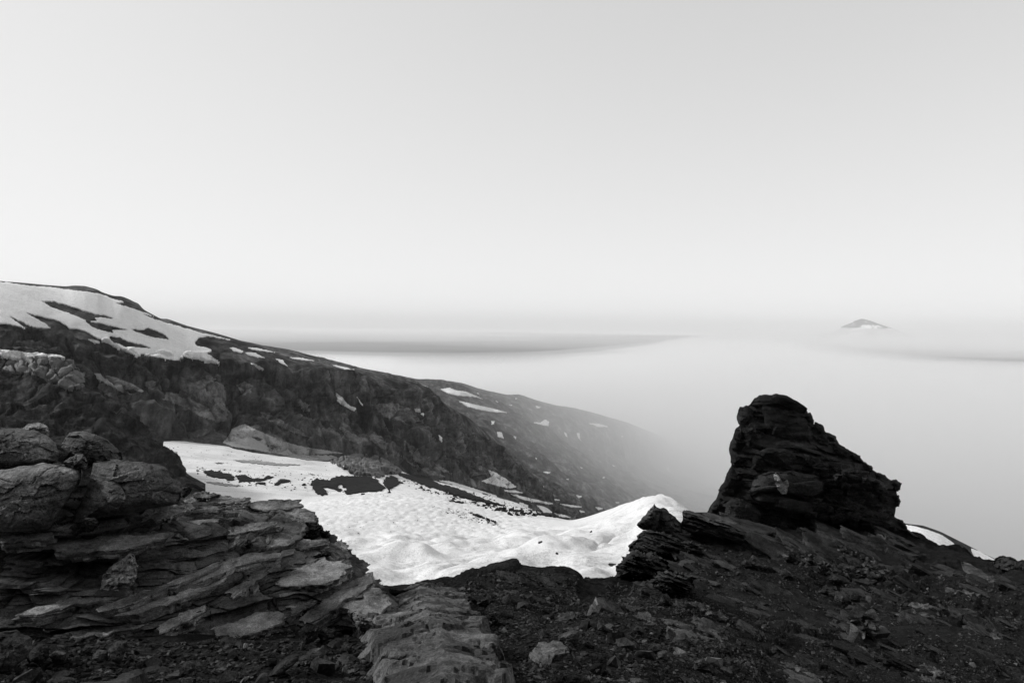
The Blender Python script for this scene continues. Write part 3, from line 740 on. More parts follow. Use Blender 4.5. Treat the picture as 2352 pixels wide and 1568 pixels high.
M_SLAB = mat_rock('slab_rock', 0.035, 0.38, 0.55, (0.12, 0.22, 0), 1.0)
M_BEDROCK = mat_rock('bedrock', 0.010, 0.13, 0.5, (0.10, 0.20, 0), 1.3)
M_BLOCK = mat_rock('boulder_rock', 0.04, 0.30, 0.8, (0.02, 0.03, 0), 0.8)
M_CENTRE = mat_rock('centre_boulder_rock', 0.045, 0.24, 0.8, (0.2, 0.1, 0), 0.32)
M_TOWER = mat_rock('pinnacle_rock', 0.007, 0.050, 3.0, (0.0, -0.12, 0), 1.0)
M_LEDGE = mat_rock('ledge_rock', 0.010, 0.07, 1.6, (0.0, -0.30, 0), 1.2)
M_STONE = mat_rock('loose_stone', 0.014, 0.13, 0.3, (0, 0.2, 0), 0.5, vary=0.6)
M_SLAB_LIT = mat_rock('sky_lit_slab_rock', 0.08, 0.55, 0.55, (0.12, 0.1, 0), 0.8)  # lighter copy of the slab rock: sky light on the tops painted into its colour
M_PLATE = mat_rock('plate_rock', 0.014, 0.12, 0.7, (0.0, -0.30, 0), 1.2)
M_CAIRN = mat_rock('cairn_stone', 0.03, 0.18, 0.3, (0, 0.2, 0), 0.5, vary=0.5)
M_PALE = mat_rock('pale_streak_rock', 0.02, 0.42, 1.2, (1.57, 0.2, 0), 1.4)  # streaky pale tone of the patch on the pinnacle

def mat_scree():
    t = NT('scree_ground')
    n1 = t.noise(t.pos(0.6), 1, 8, 0.65); n2 = t.noise(t.pos((2.2, 3.2, 16), (0, -0.35, 0)), 1, 7, 0.65, 0.6); n3 = t.noise(t.pos(38), 1, 4, 0.7)
    v = t.vor(t.pos(16), 1); v2 = t.vor(t.pos(55), 1)
    a = t.math('ADD', t.math('MULTIPLY', n1, 0.4), t.math('MULTIPLY', n2, 0.35)); a = t.math('ADD', a, t.math('MULTIPLY', n3, 0.25))
    c = t.ramp(a, [(0.36, 0.006), (0.5, 0.014), (0.64, 0.035)])
    h = t.math('ADD', t.math('MULTIPLY', n2, 0.8), t.math('MULTIPLY', n3, 0.3))
    h = t.math('SUBTRACT', h, t.math('MULTIPLY', v, 0.5)); h = t.math('SUBTRACT', h, t.math('MULTIPLY', v2, 0.2))
    return t.done(c, t.bump(h, 0.09, 1.0), 0.95, 0.03)
M_SCREE = mat_scree()

RIDGE = [(-300, 1250, 14), (0, 1262, 13), (400, 1262, 12), (700, 1300, 11), (850, 1345, 10.5), (900, 1354, 10.3), (950, 1347, 10.6), (1000, 1329, 11.2), (1060, 1316, 11.8), (1120, 1304, 12.3), (1200, 1300, 12.6), (1240, 1308, 12.7), (1300, 1313, 12.8), (1325, 1320, 12.8),
         (1337, 1339, 13), (1380, 1338, 14), (1418, 1328, 15), (1440, 1306, 17), (1460, 1272, 20), (1475, 1245, 23), (1500, 1225, 26), (1560, 1204, 30), (1620, 1190, 34), (1700, 1202, 36), (1850, 1218, 38), (2060, 1220, 39), (2090, 1228, 39), (2130, 1246, 38), (2200, 1268, 36),
         (2250, 1287, 35), (2290, 1296, 34), (2352, 1306, 33), (2650, 1400, 28)]
GB = [(p, y + 70, d * 1.25) for p, y, d in RIDGE]
GB2 = [(p, y + 150, d * 1.5) for p, y, d in RIDGE]
GM1 = [(-300, 1340, 9), (0, 1350, 8.6), (400, 1350, 8.6), (850, 1405, 7.6), (1000, 1390, 7.9), (1200, 1368, 8.8), (1330, 1385, 9), (1418, 1372, 11), (1500, 1305, 17), (1620, 1262, 23), (1800, 1272, 26), (1950, 1288, 27), (2100, 1308, 26), (2250, 1335, 25), (2352, 1355, 23), (2650, 1440, 19)]
GM2 = [(-300, 1465, 5.5), (400, 1455, 5.6), (850, 1470, 5.3), (1200, 1450, 5.5), (1400, 1440, 6.2), (1600, 1390, 9.5), (1800, 1390, 13), (1960, 1410, 15), (2150, 1420, 15.5), (2352, 1450, 13), (2650, 1500, 11)]
GM3 = [(-300, 1585, 3.25), (1200, 1585, 3.22), (1400, 1585, 3.5), (1700, 1585, 4.4), (2000, 1585, 5.5), (2352, 1585, 6.1), (2650, 1595, 6)]
GM4 = [(-300, 2300, 1.6), (1200, 2300, 1.6), (2650, 2300, 2.3)]
pxq = np.arange(-280, 2640, 3.6)
GR = loft(pxq, [GB2, GB, RIDGE, GM1, GM2, GM3, GM4], [5, 8, 130, 110, 100, 24], sy=5, sd=25)
N = grid_normals(GR); N *= np.sign(N[..., 2:3])
ri = np.arange(GR.shape[0])[:, None] * np.ones((1, len(pxq)))
dd = GR[..., 1]
ca, sa = math.cos(0.38), math.sin(0.38)
xb = GR[..., 0] * ca - GR[..., 2] * sa; zb = GR[..., 2] * ca + GR[..., 0] * sa
sc = np.clip(dd / 10, 0.35, 3.0)
bed = noise(np.stack([xb / 2.2, GR[..., 1] / 1.3, zb / 0.20], -1), 131) + 0.6 * noise(np.stack([xb / 0.9, GR[..., 1] / 0.6, zb / 0.08], -1), 132)
mid = (sstep(930, 1010, pxq) * (1 - sstep(1380, 1440, pxq)))[None, :] * (1 - sstep(60, 130, ri))
bedm = np.clip(sstep(-0.1, 0.35, fbm(GR / [5, 5, 5], 3, 133) + 0.22 * sstep(1400, 1900, pxq)[None, :]) + 0.45 * mid, 0, 1.2)
g1, ge = frac(np.stack([xb / 1.1, GR[..., 1] / 0.9, zb / 0.22], -1), 137)
g2, ge2 = frac(np.stack([xb / .4, GR[..., 1] / .35, zb / 0.09], -1), 138)
dsp = 0.09 * g1 * bedm * sc ** 0.7 + 0.04 * g2 * bedm * sc ** 0.5 + 0.16 * fbm(GR / 1.6, 4, 135) * sc ** 0.5 + 0.035 * fbm(GR / 0.25, 4, 136) + 0.13 * bed * bedm * sc ** 0.6
lump = np.exp(-((pxq - 1290) / 50.0) ** 2)[None, :] * np.exp(-((ri - 35) / 28.0) ** 2)
GR = GR + N * (dsp * sstep(4, 14, ri))[..., None]
ground = link('ground', new_mesh('ground', GR.reshape(-1, 3), grid_faces(*GR.shape[:2])), M_SCREE, kind='structure')
B_GR = bvh_of(GR)

# ---------- solids
def resample(pts, n):
    pts = np.asarray(pts, float); c = np.vstack([pts, pts[:1]])
    L = np.concatenate([[0], np.cumsum(np.linalg.norm(np.diff(c, axis=0), axis=1))])
    t = np.linspace(0, L[-1], n, endpoint=False)
    return np.stack([np.interp(t, L, c[:, k]) for k in range(c.shape[1])], -1), t

def ring_mesh(name, rings, mat, sharp=30):
    R_ = np.array(rings); nr, n = R_.shape[:2]
    i = np.arange(nr * n).reshape(nr, n); j = np.roll(i, -1, 1)
    F = np.stack([i[:-1], j[:-1], j[1:], i[1:]], -1).reshape(-1, 4)
    me = new_mesh(name, R_.reshape(-1, 3), F)
    me.set_sharp_from_angle(angle=math.radians(sharp))
    me.materials.append(mat)
    return me

def slab_mesh(pts, thick, seed, mat, rough=0.02, lay=0.03, n=None, topn=0.6, taper=0.12):
    """a flat stone from the outline of its upper face (world points): uneven top, laminated broken sides, closed below"""
    pts = np.asarray(pts, float)
    per = np.linalg.norm(np.diff(np.vstack([pts, pts[:1]]), axis=0), axis=1).sum()
    n = n or int(np.clip(per / (0.035 * max(1.0, thick / 0.1)), 40, 150))
    out, t = resample(pts, n)
    c = out.mean(0)
    u, s_, vt_ = np.linalg.svd(pts - pts.mean(0)); nm = vt_[2]
    if nm[2] < 0: nm = -nm
    rad = out - c; rl = np.linalg.norm(rad, axis=1, keepdims=True); od = rad / rl
    size = rl.mean()
    out = out + od * (rough * 2.2 * fbm(out / (size * 0.35) + seed, 4, seed))[:, None]
    rs_ = np.append(np.linspace(0.02, 0.95, max(8, n // 7)), [0.985])[:, None]
    p = c + (out - c)[None] * rs_[..., None]
    h = topn * rough * (1.2 * fbm(p / (size * 0.6) + seed, 5, seed + 1) - 0.9 * np.abs(noise(p / (size * .3) + seed, seed + 7)) + 0.4 * fbm(p / (size * .12) + seed, 3, seed + 8)) - np.where(rs_ > 0.97, 0.25 * rough, 0)
    rings = list(p + nm * h[..., None])
    nl = int(np.clip(round(thick / lay), 2, 9))
    for k in range(nl):
        s0, s1 = k / nl, (k + 1) / nl
        lay_o = fbm(np.stack([out[:, 0] / (size * .5), out[:, 1] / (size * .5), np.full(n, k * 5.7)], -1), 3, seed + 9) * rough * 1.6 - rough * 0.6 * hash1(k, seed) + np.sign(noise(np.stack([t / (size * .45), t * 0 + k * 3.1, t * 0], -1), seed + 2)) * rough * 0.5
        for s in (s0 + 0.06 / nl, s1 - 0.06 / nl):
            p = out - nm * thick * s + od * lay_o[:, None] - od * rl * taper * s
            p = p + (od * (rough * 0.25 * noise(p / (size * 0.12), seed + 3))[:, None])
            rings.append(p)
    bot = out - nm * thick * 1.02
    rings.append(c - nm * thick + (bot - (c - nm * thick)) * 0.7)
    rings.append(c - nm * thick + (bot - (c - nm * thick)) * 0.01)
    return ring_mesh('slab', rings, mat)

def on_plane(pix, d, nrm):
    """the outline seen at these pixels on a plane through their centre at distance d"""
    pix = np.asarray(pix, float); cx_, cy_ = pix.mean(0)
    p0 = P(cx_, cy_, d); nrm = np.asarray(nrm, float)
    r = ray(pix[:, 0], pix[:, 1])
    k = ((p0 - CAM) @ nrm) / (r @ nrm)
    return CAM + r * k[:, None]

def on_ground(pix, bvh, lift=0.03, tilt=None, dist=None):
    pix = np.asarray(pix, float); c = pix.mean(0)
    p, n = cast(bvh, *c)
    if p is None: return None
    n = np.array(n); n *= np.sign(n[2])
    # average the normal over a few hits
    ns = [n]
    for x, y in pix:
        p2, n2 = cast(bvh, c[0] + (x - c[0]) * 0.7, c[1] + (y - c[1]) * 0.7)
        if p2 is not None: n2 = np.array(n2); ns.append(n2 * np.sign(n2[2]))
    n = np.mean(ns, 0)
    if tilt is not None: n = n + np.asarray(tilt)
    n /= np.linalg.norm(n)
    return on_plane(pix, p.y - lift / max(0.2, -ray(*c)[2] / 1.0) * 0.6, n)

def block_mesh(pix, d, depth, bulge, seed, mat, rough=0.05, n=None, back=0.8, drop=0.1, skew=0.0, tilt=0.0, facets=5, strata=0.5, lay=None, dip=0.0, fine=1.0):
    """a block from its outline seen face on at distance d: domed or faceted face, broken laminated sides running back by depth"""
    pix = np.asarray(pix, float)
    cx_, cy_ = pix.mean(0)
    dd_ = d + tilt * (cy_ - pix[:, 1]) / FPX * d + skew * (pix[:, 0] - cx_) / FPX * d
    pts = P(pix[:, 0], pix[:, 1], dd_)
    n = n or int(np.clip(len(pix) * 8, 56, 130))
    out, t = resample(pts, n)
    c = out.mean(0)
    rad = out - c; rl = np.linalg.norm(rad, axis=1, keepdims=True); od = rad / rl; size = rl.mean()
    view = (c - CAM) / np.linalg.norm(c - CAM)
    out = out + od * (rough * 1.3 * fbm(out / (size * 0.5) + seed, 4, seed))[:, None]
    rng = np.random.default_rng(seed)
    fn = rng.normal(size=(facets, 2)); fn /= np.linalg.norm(fn, axis=1, keepdims=True)
    fo = rng.uniform(0.15, 0.6, facets); fk = rng.uniform(0.3, 1.1, facets)
    A1 = np.cross(view, [0, 0, 1.0]); A1 /= np.linalg.norm(A1); A2 = np.cross(A1, view)
    def face(p, r):
        u = ((p - c) @ A1) / size; v = ((p - c) @ A2) / size
        cut = np.zeros(p.shape[:-1])
        zz = p[..., 2] + dip * (p[..., 0] - c[0])
        for k in range(facets): cut = np.maximum(cut, (u * fn[k, 0] + v * fn[k, 1] - fo[k]) * fk[k])
        dome = 1 - r ** 4
        off = bulge * (dome - 0.8 * cut)
        st = noise(np.stack([p[..., 0] / (size * 1.6), p[..., 1] * 0, zz / (size * 0.16)], -1), seed + 4)
        if lay: fz = np.stack([p[..., 0] / (size * .9), p[..., 1] / (size * .8), zz / (size * lay)], -1) + seed
        else: fz = p / np.array([size * .55, size * .55, size * .32]) + seed
        off = off + rough * (2.2 * frac(fz, seed + 11)[0] + fine * frac(fz * 2.7, seed + 12)[0] + 0.45 * fbm(p / (size * 0.45) + seed, 5, seed + 1) + strata * np.round(1.6 * st) * 0.6 + 0.25 * fbm(p / (size * .08), 3, seed + 8))
        return p - view * off[..., None]
    rs_ = np.append(np.linspace(0.015, 0.96, max(12, n // 6)), [0.985, 1.0])[:, None]
    rings = list(face(c + (out - c)[None] * rs_[..., None], rs_))
    ss = np.linspace(0.06, 1, max(10, n // 12))[:, None, None]
    p = c + (out - c)[None] * (1 - (1 - back) * ss ** 1.5) + (view - np.array([0, 0, 1]) * drop) * depth * ss
    p = p + od[None] * (rough * (fbm(p / (size * 0.4) + 3, 4, seed + 6) + 0.5 * frac(p / (size * 0.5), seed + 6)[0] - 0.6 * ss[..., 0]))[..., None]
    rings += list(p)
    cb = c + (view - np.array([0, 0, drop])) * depth
    rings.append(cb + (rings[-1] - cb) * 0.01)
    return ring_mesh('block', rings, mat)

def add(name, me, label=None, cat=None, parent=None, group=None):
    """link a mesh with its origin at its base"""
    n = len(me.vertices); co = np.empty(n * 3, np.float32); me.vertices.foreach_get('co', co); co = co.reshape(-1, 3)
    o3 = np.array([(co[:, 0].min() + co[:, 0].max()) / 2, (co[:, 1].min() + co[:, 1].max()) / 2, co[:, 2].min()])
    me.vertices.foreach_set('co', (co - o3).astype(np.float32).ravel())
    o = link(name, me, None, parent, label, cat, group)
    o.location = o3 if parent is None else o3 - np.array(parent.location)
    return o

def empty(name, loc, label, cat, group=None):
    o = link(name, None, None, None, label, cat, group)
    o.location = loc
    return o

def hump_mesh(outline, seed, mat, cell=0.014, height=0.75, relief=1.0, soft=0.0):
    """one continuous weathered boulder from the outline of its top (world points): rolling pitted top, broken shoulders, steep sides"""
    o = np.asarray(outline, float)
    A = np.c_[o[:, :2], np.ones(len(o))]; k = np.linalg.lstsq(A, o[:, 2], rcond=None)[0]
    x0, y0 = o[:, :2].min(0) - 0.25 - soft; x1, y1 = o[:, :2].max(0) + 0.25
    X, Y = np.meshgrid(np.arange(x0, x1, cell), np.arange(y0, y1, cell * 1.6))
    q = np.stack([X, Y, X * 0], -1)
    a = o[:, :2]; b = np.roll(a, -1, 0)
    D = np.full(X.shape, 9.0)
    for (ax, ay), (bx_, by_) in zip(a, b):
        vx, vy = bx_ - ax, by_ - ay
        t = np.clip(((X - ax) * vx + (Y - ay) * vy) / (vx * vx + vy * vy + 1e-9), 0, 1)
        D = np.minimum(D, np.hypot(X - ax - t * vx, Y - ay - t * vy))
    D = np.where(inside(a, X, Y), D, -D)
    D = D + 0.07 * fbm(q / 0.5, 4, seed) + 0.05 * frac(q / 0.45, seed + 1)[0]
    f1, e1 = frac(q / [0.85, 0.6, 1] + 0.15 * fbm(q / 0.5, 3, seed + 2)[..., None], seed + 3)
    f2, e2 = frac(q / [0.25, 0.2, 1] + 0.35 * fbm(q / 0.2, 3, seed + 12)[..., None], seed + 13)
    h = relief * (0.07 * fbm(q / 1.1, 4, seed + 4) + 0.030 * f1 + 0.020 * f2 - 0.022 * np.exp(-(e1 / 0.025) ** 2) - 0.012 * np.exp(-(e2 / 0.05) ** 2) + 0.02 * fbm(q / 0.12, 4, seed + 5))
    pit = np.clip(noise(q / 0.045, seed + 6) - 0.42, 0, 1) * sstep(-0.1, 0.3, fbm(q / 0.6, 2, seed + 7)) + 0.6 * np.clip(noise(q / 0.11, seed + 8) - 0.42, 0, 1)
    h = h - relief * 0.06 * pit
    h = h + relief * 0.10 * sstep(0.05, 0.6, D)
    Z = k[0] * X + k[1] * Y + k[2] + h
    wd = 0.22 + soft * (1 - sstep(-0.35, 0.25, X - o[:, 0].mean()))
    drop = np.clip((0.06 - D) / wd, 0, 1) ** 0.8
    Z = Z - height * drop + 0.05 * f2 * drop * (1 - drop)
    me = new_mesh('boulder', np.stack([X, Y, Z], -1).reshape(-1, 3), grid_faces(*X.shape)[:, ::-1])
    keep = (D > -0.04 - wd).ravel()
    bm = bmesh.new(); bm.from_mesh(me); bm.verts.ensure_lookup_table()
    bmesh.ops.delete(bm, geom=[v for v, kq in zip(bm.verts, keep) if not kq], context='VERTS')
    bm.to_mesh(me); bm.free()
    me.set_sharp_from_angle(angle=math.radians(30))
    me.materials.append(mat)
    return me

# ---------- layered outcrop on the left
OC0 = [(-260, 1010, 7.6), (0, 1012, 7.2), (120, 1015, 7.0), (280, 1085, 6.8), (400, 1135, 7.2), (430, 1160, 7.7), (560, 1158, 8.0), (690, 1168, 8.0), (725, 1200, 7.8), (750, 1238, 7.5), (790, 1258, 7.2), (835, 1312, 6.8), (860, 1352, 6.5), (920, 1378, 6.3)]
OCB = [(p, y + 25, d * 1.12) for p, y, d in OC0]
OC1 = [(-260, 1212, 5.6), (0, 1216, 5.5), (150, 1226, 5.5), (300, 1216, 5.7), (400, 1202, 6.1), (560, 1190, 6.9), (690, 1206, 7.2), (740, 1250, 6.9), (790, 1282, 6.6), (835, 1328, 6.4), (920, 1388, 6.1)]
OC2 = [(-260, 1345, 5.35), (0, 1350, 5.35), (300, 1340, 5.5), (450, 1300, 5.8), (600, 1270, 6.25), (740, 1290, 6.4), (835, 1345, 6.1), (920, 1397, 5.9)]
OC3 = [(-260, 1490, 5.0), (0, 1492, 5.0), (300, 1490, 5.1), (480, 1480, 5.2), (600, 1435, 5.5), (720, 1405, 5.75), (835, 1388, 5.85), (920, 1408, 5.7)]
OC4 = [(p, y + 50, d * 0.97) for p, y, d in OC3]
pxo = np.arange(-250, 918, 1.6)
OC = loft(pxo, [OCB, OC0, OC1, OC2, OC3, OC4], [6, 130, 130, 130, 20], sy=6, sd=25)
N = grid_normals(OC); N *= np.sign(-(N * (OC - CAM)).sum(-1, keepdims=True))
x, y, z = OC[..., 0], OC[..., 1], OC[..., 2]
fb = fbm(OC / 0.9, 4, 141)
s = z + 0.03 * x + 0.05 * fb
f1, e1 = frac(np.stack([x / 0.95 + y / 1.5, y / 0.9, s / 0.125], -1), 151)
f2, e2 = frac(np.stack([x / 0.42 + y / .7, y / 0.4, s / 0.04], -1), 152)
lay1 = hash1(np.floor(s / 0.19 + 0.35 * fb), 5) - 0.5
lay2 = hash1(np.floor(s / 0.06 + 0.5 * fb), 6) - 0.5
kk = np.floor(s / 0.19 + 0.35 * fb)
j1, je = frac(np.stack([x / 0.75 + 0.2 * fb, y / 0.75, kk * 3.7], -1), 153)
dsp = 0.10 * np.round(j1 * 2.2) / 2.2 - 0.07 * np.exp(-(je / 0.035) ** 2) + 0.13 * f1 + 0.26 * lay1 + 0.05 * lay2 + 0.075 * f2 - 0.02 * np.exp(-(e1 / 0.05) ** 2) + 0.03 * fbm(OC / 0.3, 4, 143) + 0.010 * fbm(OC / 0.05, 3, 144) - 0.10
ri = np.arange(OC.shape[0])[:, None]
ND = N * [1, 1, 0.3]; ND /= np.linalg.norm(ND, axis=-1, keepdims=True)
ND = ND * (0.35 + 0.65 * (1 - np.abs(N[..., 2:3])))
OC = OC + ND * (1.25 * dsp * sstep(3, 12, ri) * (1 - 0.7 * sstep(840, 915, pxo)[None, :]))[..., None]
outcrop = empty('rock_outcrop', (-2.6, 5.0, -0.6), 'dark layered rock outcrop of thin tilted slabs beside the snow', 'rock outcrop')
me = new_mesh('bedrock', OC.reshape(-1, 3), grid_faces(*OC.shape[:2])); me.set_sharp_from_angle(angle=math.radians(28)); me.materials.append(M_BEDROCK)
add('bedrock', me, parent=outcrop)
B_OC = bvh_of(OC)
BN = np.array([-0.02, -0.10, 1.0]); BN /= np.linalg.norm(BN)
UPN = np.array([0.0, -0.12, 1.0]); UPN /= np.linalg.norm(UPN)
SL = [
    ([(1210, 1270), (1290, 1205), (1360, 1160), (1450, 1150), (1600, 1150), (1635, 1170), (1620, 1215), (1480, 1265), (1330, 1310), (1225, 1330)], BN, .11),
    ([(1580, 985), (1640, 930), (1760, 870), (1850, 850), (1960, 860), (2000, 900), (1960, 960), (1860, 1000), (1700, 1010), (1600, 1010)], BN, .14),
    ([(1950, 1030), (2010, 980), (2060, 960), (2135, 925), (2145, 985), (2080, 1040), (1990, 1085), (1900, 1150), (1830, 1190), (1750, 1230), (1720, 1190), (1800, 1130), (1860, 1080)], BN, .14),
    ([(1585, 790), (1640, 755), (1740, 745), (1880, 738), (1892, 762), (1840, 778), (1700, 802), (1600, 817)], UPN, .11),
    ([(1888, 765), (1960, 743), (1997, 790), (2003, 825), (1930, 805)], UPN, .14),
    ([(1420, 535), (1500, 517), (1722, 513), (1742, 550), (1640, 570), (1480, 575)], UPN, .08),
    ([(1500, 595), (1600, 570), (1740, 562), (1800, 583), (1818, 605), (1700, 608), (1560, 625)], UPN, .17),
    ([(1110, 480), (1170, 466), (1268, 485), (1200, 502), (1130, 502)], UPN, .04),
    ([(1040, 515), (1100, 502), (1190, 507), (1120, 530), (1040, 532)], UPN, .05),
    ([(1200, 507), (1290, 490), (1400, 505), (1422, 520), (1330, 532), (1180, 542)], UPN, .05),
    ([(1080, 602), (1110, 565), (1200, 553), (1272, 560), (1230, 587), (1130, 607)], UPN, .07),
    ([(1028, 545), (1090, 536), (1110, 560), (1060, 592), (1018, 572)], UPN, .06),
    ([(1280, 572), (1330, 547), (1420, 540), (1402, 562), (1300, 587)], UPN, .06),
    ([(1340, 515), (1400, 505), (1425, 500), (1420, 530), (1350, 545)], UPN, .10),
    ([(990, 660), (1060, 640), (1200, 618), (1268, 618), (1255, 642), (1080, 668), (1000, 682)], UPN, .13),
    ([(830, 602), (900, 590), (1000, 565), (1060, 553), (1062, 587), (980, 612), (900, 627), (840, 614)], BN, .06),
    ([(1290, 692), (1400, 655), (1580, 633), (1592, 652), (1450, 692), (1310, 718)], UPN, .17),
    ([(1240, 865), (1300, 850), (1500, 808), (1600, 815), (1622, 842), (1500, 855), (1400, 885), (1240, 950), (1060, 1012), (1065, 985)], BN, .10),
    ([(570, 1132), (700, 1080), (900, 1010), (1060, 958), (1250, 878), (1272, 855), (1262, 893), (1100, 965), (950, 1025), (760, 1105), (600, 1155)], BN, .10),
    ([(60, 1182), (200, 1130), (400, 1080), (600, 1043), (762, 1028), (772, 1053), (600, 1085), (400, 1125), (200, 1175)], BN, .10),
    ([(640, 1182), (800, 1130), (1000, 1060), (1200, 988), (1300, 948), (1312, 973), (1180, 1035), (1000, 1105), (800, 1165)], BN, .09),
    ([(1700, 905), (1780, 875), (1860, 855), (1830, 885), (1740, 915)], BN, .06),
    ([(1960, 1110), (2060, 1060), (2140, 1005), (2225, 1050), (2240, 1120), (2150, 1195), (2000, 1165)], BN, .12),
    ([(0, 720), (140, 705), (300, 705), (320, 722), (200, 745), (0, 768)], UPN, .10),
    ([(280, 790), (330, 720), (500, 715), (800, 720), (960, 700), (950, 740), (700, 800), (400, 815)], UPN, .10),
    ([(1640, 620), (1700, 600), (1810, 600), (1815, 640), (1720, 650)], UPN, .12),
    ([(1300, 1040), (1420, 960), (1500, 900), (1560, 880), (1540, 930), (1430, 1010), (1340, 1070)], BN, .12),
    ([(900, 1250), (980, 1190), (1100, 1140), (1190, 1110), (1180, 1150), (1060, 1220), (940, 1270)], BN, .10),
    ([(1640, 1110), (1720, 1080), (1800, 1060), (1840, 1080), (1760, 1140), (1690, 1170)], BN, .07),
    ([(1030, 1420), (1180, 1330), (1330, 1320), (1470, 1300), (1480, 1340), (1340, 1400), (1120, 1450)], BN, .10),
    ([(300, 1290), (500, 1250), (700, 1210), (860, 1190), (850, 1230), (640, 1280), (420, 1310)], BN, .09),
]
for k, (pl, nn, th) in enumerate(SL):
    pix = zA(pl); c = np.mean(pix, 0)
    p, n_ = cast(B_OC, c[0], c[1])
    dcen = p.y if p is not None else 7.8
    pts = on_plane(pix, dcen - 0.06, nn)
    add('slab', slab_mesh(pts, th, 200 + k, M_SLAB_LIT if k in (0, 1, 3, 7, 8, 9, 10, 11, 12, 15, 17, 21) else M_SLAB, rough=0.03, lay=0.028), parent=outcrop)

# stones lodged on the outcrop
def face_stone(name, pl, d, depth, seed, label, mat=M_STONE, cat='rock', bulge=0.08, rough=0.015, zf=zA, **kw):
    return add(name, block_mesh(zf(pl), d, depth, bulge, seed, mat, rough=rough, **kw), label, cat)
def d_at(pl, bvh, zf=zA, off=0.1):
    c = np.mean(zf(pl), 0); p, _ = cast(bvh, *c)
    return (p.y if p is not None else 6.0) - off
pl = [(570, 1030), (590, 950), (660, 880), (745, 825), (770, 830), (785, 900), (787, 960), (755, 1015), (640, 1035)]
face_stone('leaning_stone', pl, d_at(pl, B_OC, off=0.42), 0.2, 301, 'flat grey triangular stone leaning against the layered outcrop', mat=M_SLAB, bulge=0.02, tilt=0.5, facets=2, strata=0.1)
pl = [(400, 680), (430, 640), (490, 615), (560, 620), (577, 650), (530, 690), (440, 700)]
face_stone('wedged_stone', pl, d_at(pl, B_OC, off=0.3), 0.25, 302, 'rounded grey stone wedged under the big left boulder', bulge=0.07, strata=0.1)
pl = [(1400, 780), (1420, 745), (1440, 748), (1455, 780), (1430, 792)]
face_stone('small_stone', pl, d_at(pl, B_OC), 0.1, 303, 'small pointed stone resting on the middle shelf of the outcrop', bulge=0.05)
pl = [(1770, 675), (1800, 650), (1850, 660), (1857, 690), (1800, 700)]
face_stone('edge_stone', pl, d_at(pl, B_OC), 0.25, 304, 'dark stone perched at the upper right edge of the outcrop', bulge=0.08)
pl = [(1730, 700), (1760, 672), (1830, 675), (1850, 710), (1800, 745), (1740, 740)]
face_stone('edge_stone', pl, d_at(pl, B_OC), 0.25, 305, 'flat-topped stone just below the perched edge stone', bulge=0.08)
pl = [(1840, 715), (1860, 692), (1888, 693), (1897, 715), (1880, 737), (1850, 735)]
face_stone('edge_stone', pl, d_at(pl, B_OC), 0.2, 306, 'small rounded stone at the outcrop edge against the snow', bulge=0.07)
pl = [(1800, 840), (1830, 822), (1890, 820), (1897, 830), (1860, 845)]
face_stone('flat_stone', pl, d_at(pl, B_OC), 0.15, 307, 'thin pale flat stone lying on the right side of the outcrop', bulge=0.02)
pl = [(1045, 445), (1060, 440), (1105, 445), (1100, 460), (1080, 490), (1045, 500)]
face_stone('flat_stone', pl, 6.9, 0.25, 308, 'small stacked slab tucked behind the big cracked boulder', bulge=0.05)

# big rounded blocks at the upper left
zb = [
    ([(-160, 360), (0, 345), (100, 322), (250, 306), (430, 325), (472, 342), (462, 420), (408, 500), (335, 600), (285, 690), (200, 697), (0, 692), (-160, 700)], 5.5, 1.0, 'big rounded dark boulder left of the wide crack', 0.22),
    ([(530, 302), (640, 287), (800, 300), (920, 313), (965, 342), (987, 392), (1040, 420), (1046, 470), (1022, 540), (960, 552), (860, 567), (700, 602), (560, 622), (420, 640), (395, 680), (432, 590), (500, 450), (522, 370)], 5.7, 1.0, 'big flat-topped dark boulder right of the wide crack', 0.20),
    ([(-160, 130), (0, 117), (100, 114), (200, 121), (275, 150), (322, 200), (337, 242), (330, 300), (250, 318), (100, 330), (-160, 360)], 6.6, 1.0, 'dark boulder at the left edge above the cracked pair', 0.2),
    ([(345, 300), (352, 205), (400, 135), (470, 126), (560, 152), (640, 192), (682, 232), (702, 285), (640, 312), (500, 310)], 6.9, 1.0, 'broken dark block behind the cracked boulders', 0.15),
    ([(110, 125), (150, 95), (210, 84), (265, 95), (282, 125), (275, 160), (200, 150)], 7.2, 0.7, 'small block topping the pile at the upper left', 0.1),
    ([(370, 300), (420, 270), (480, 265), (500, 300), (490, 345), (440, 335)], 6.2, 0.5, 'small block filling the top of the wide crack', 0.06),
]
for k, (pl, d, dep, lab, bl) in enumerate(zb):
    add('boulder', block_mesh(zA(pl), d, dep, bl, 320 + k, M_BLOCK, rough=0.016, n=190, back=0.86, drop=-0.06, facets=4, strata=0.3, tilt=0.35), lab, 'boulder')

# ---------- big pitted boulder in the middle
pix = [(842, 1395), (868, 1368), (905, 1358), (960, 1352), (1010, 1350), (1058, 1352), (1085, 1372), (1110, 1400), (1135, 1440), (1160, 1480), (1176, 1502), (1182, 1540), (1186, 1580), (1188, 1640), (1000, 1660), (862, 1640), (858, 1568), (866, 1500), (850, 1460), (836, 1425)]
def top_pts(pix, dz):
    out = []
    for px_, py_ in pix:
        p, n_ = cast(B_GR, px_, py_); out.append(np.array(p))
    out = np.array(out)
    # plane fit, raised
    A = np.c_[out[:, :2], np.ones(len(out))]; k = np.linalg.lstsq(A, out[:, 2], rcond=None)[0]
    nrm = np.array([-k[0], -k[1], 1.0]); p0 = np.array([0, 0, k[2] + dz])
    r = ray([p[0] for p in pix], [p[1] for p in pix])
    t = ((p0 - CAM) @ nrm) / (r @ nrm)
    return CAM + r * t[:, None]
tp = top_pts(pix, 0.13)
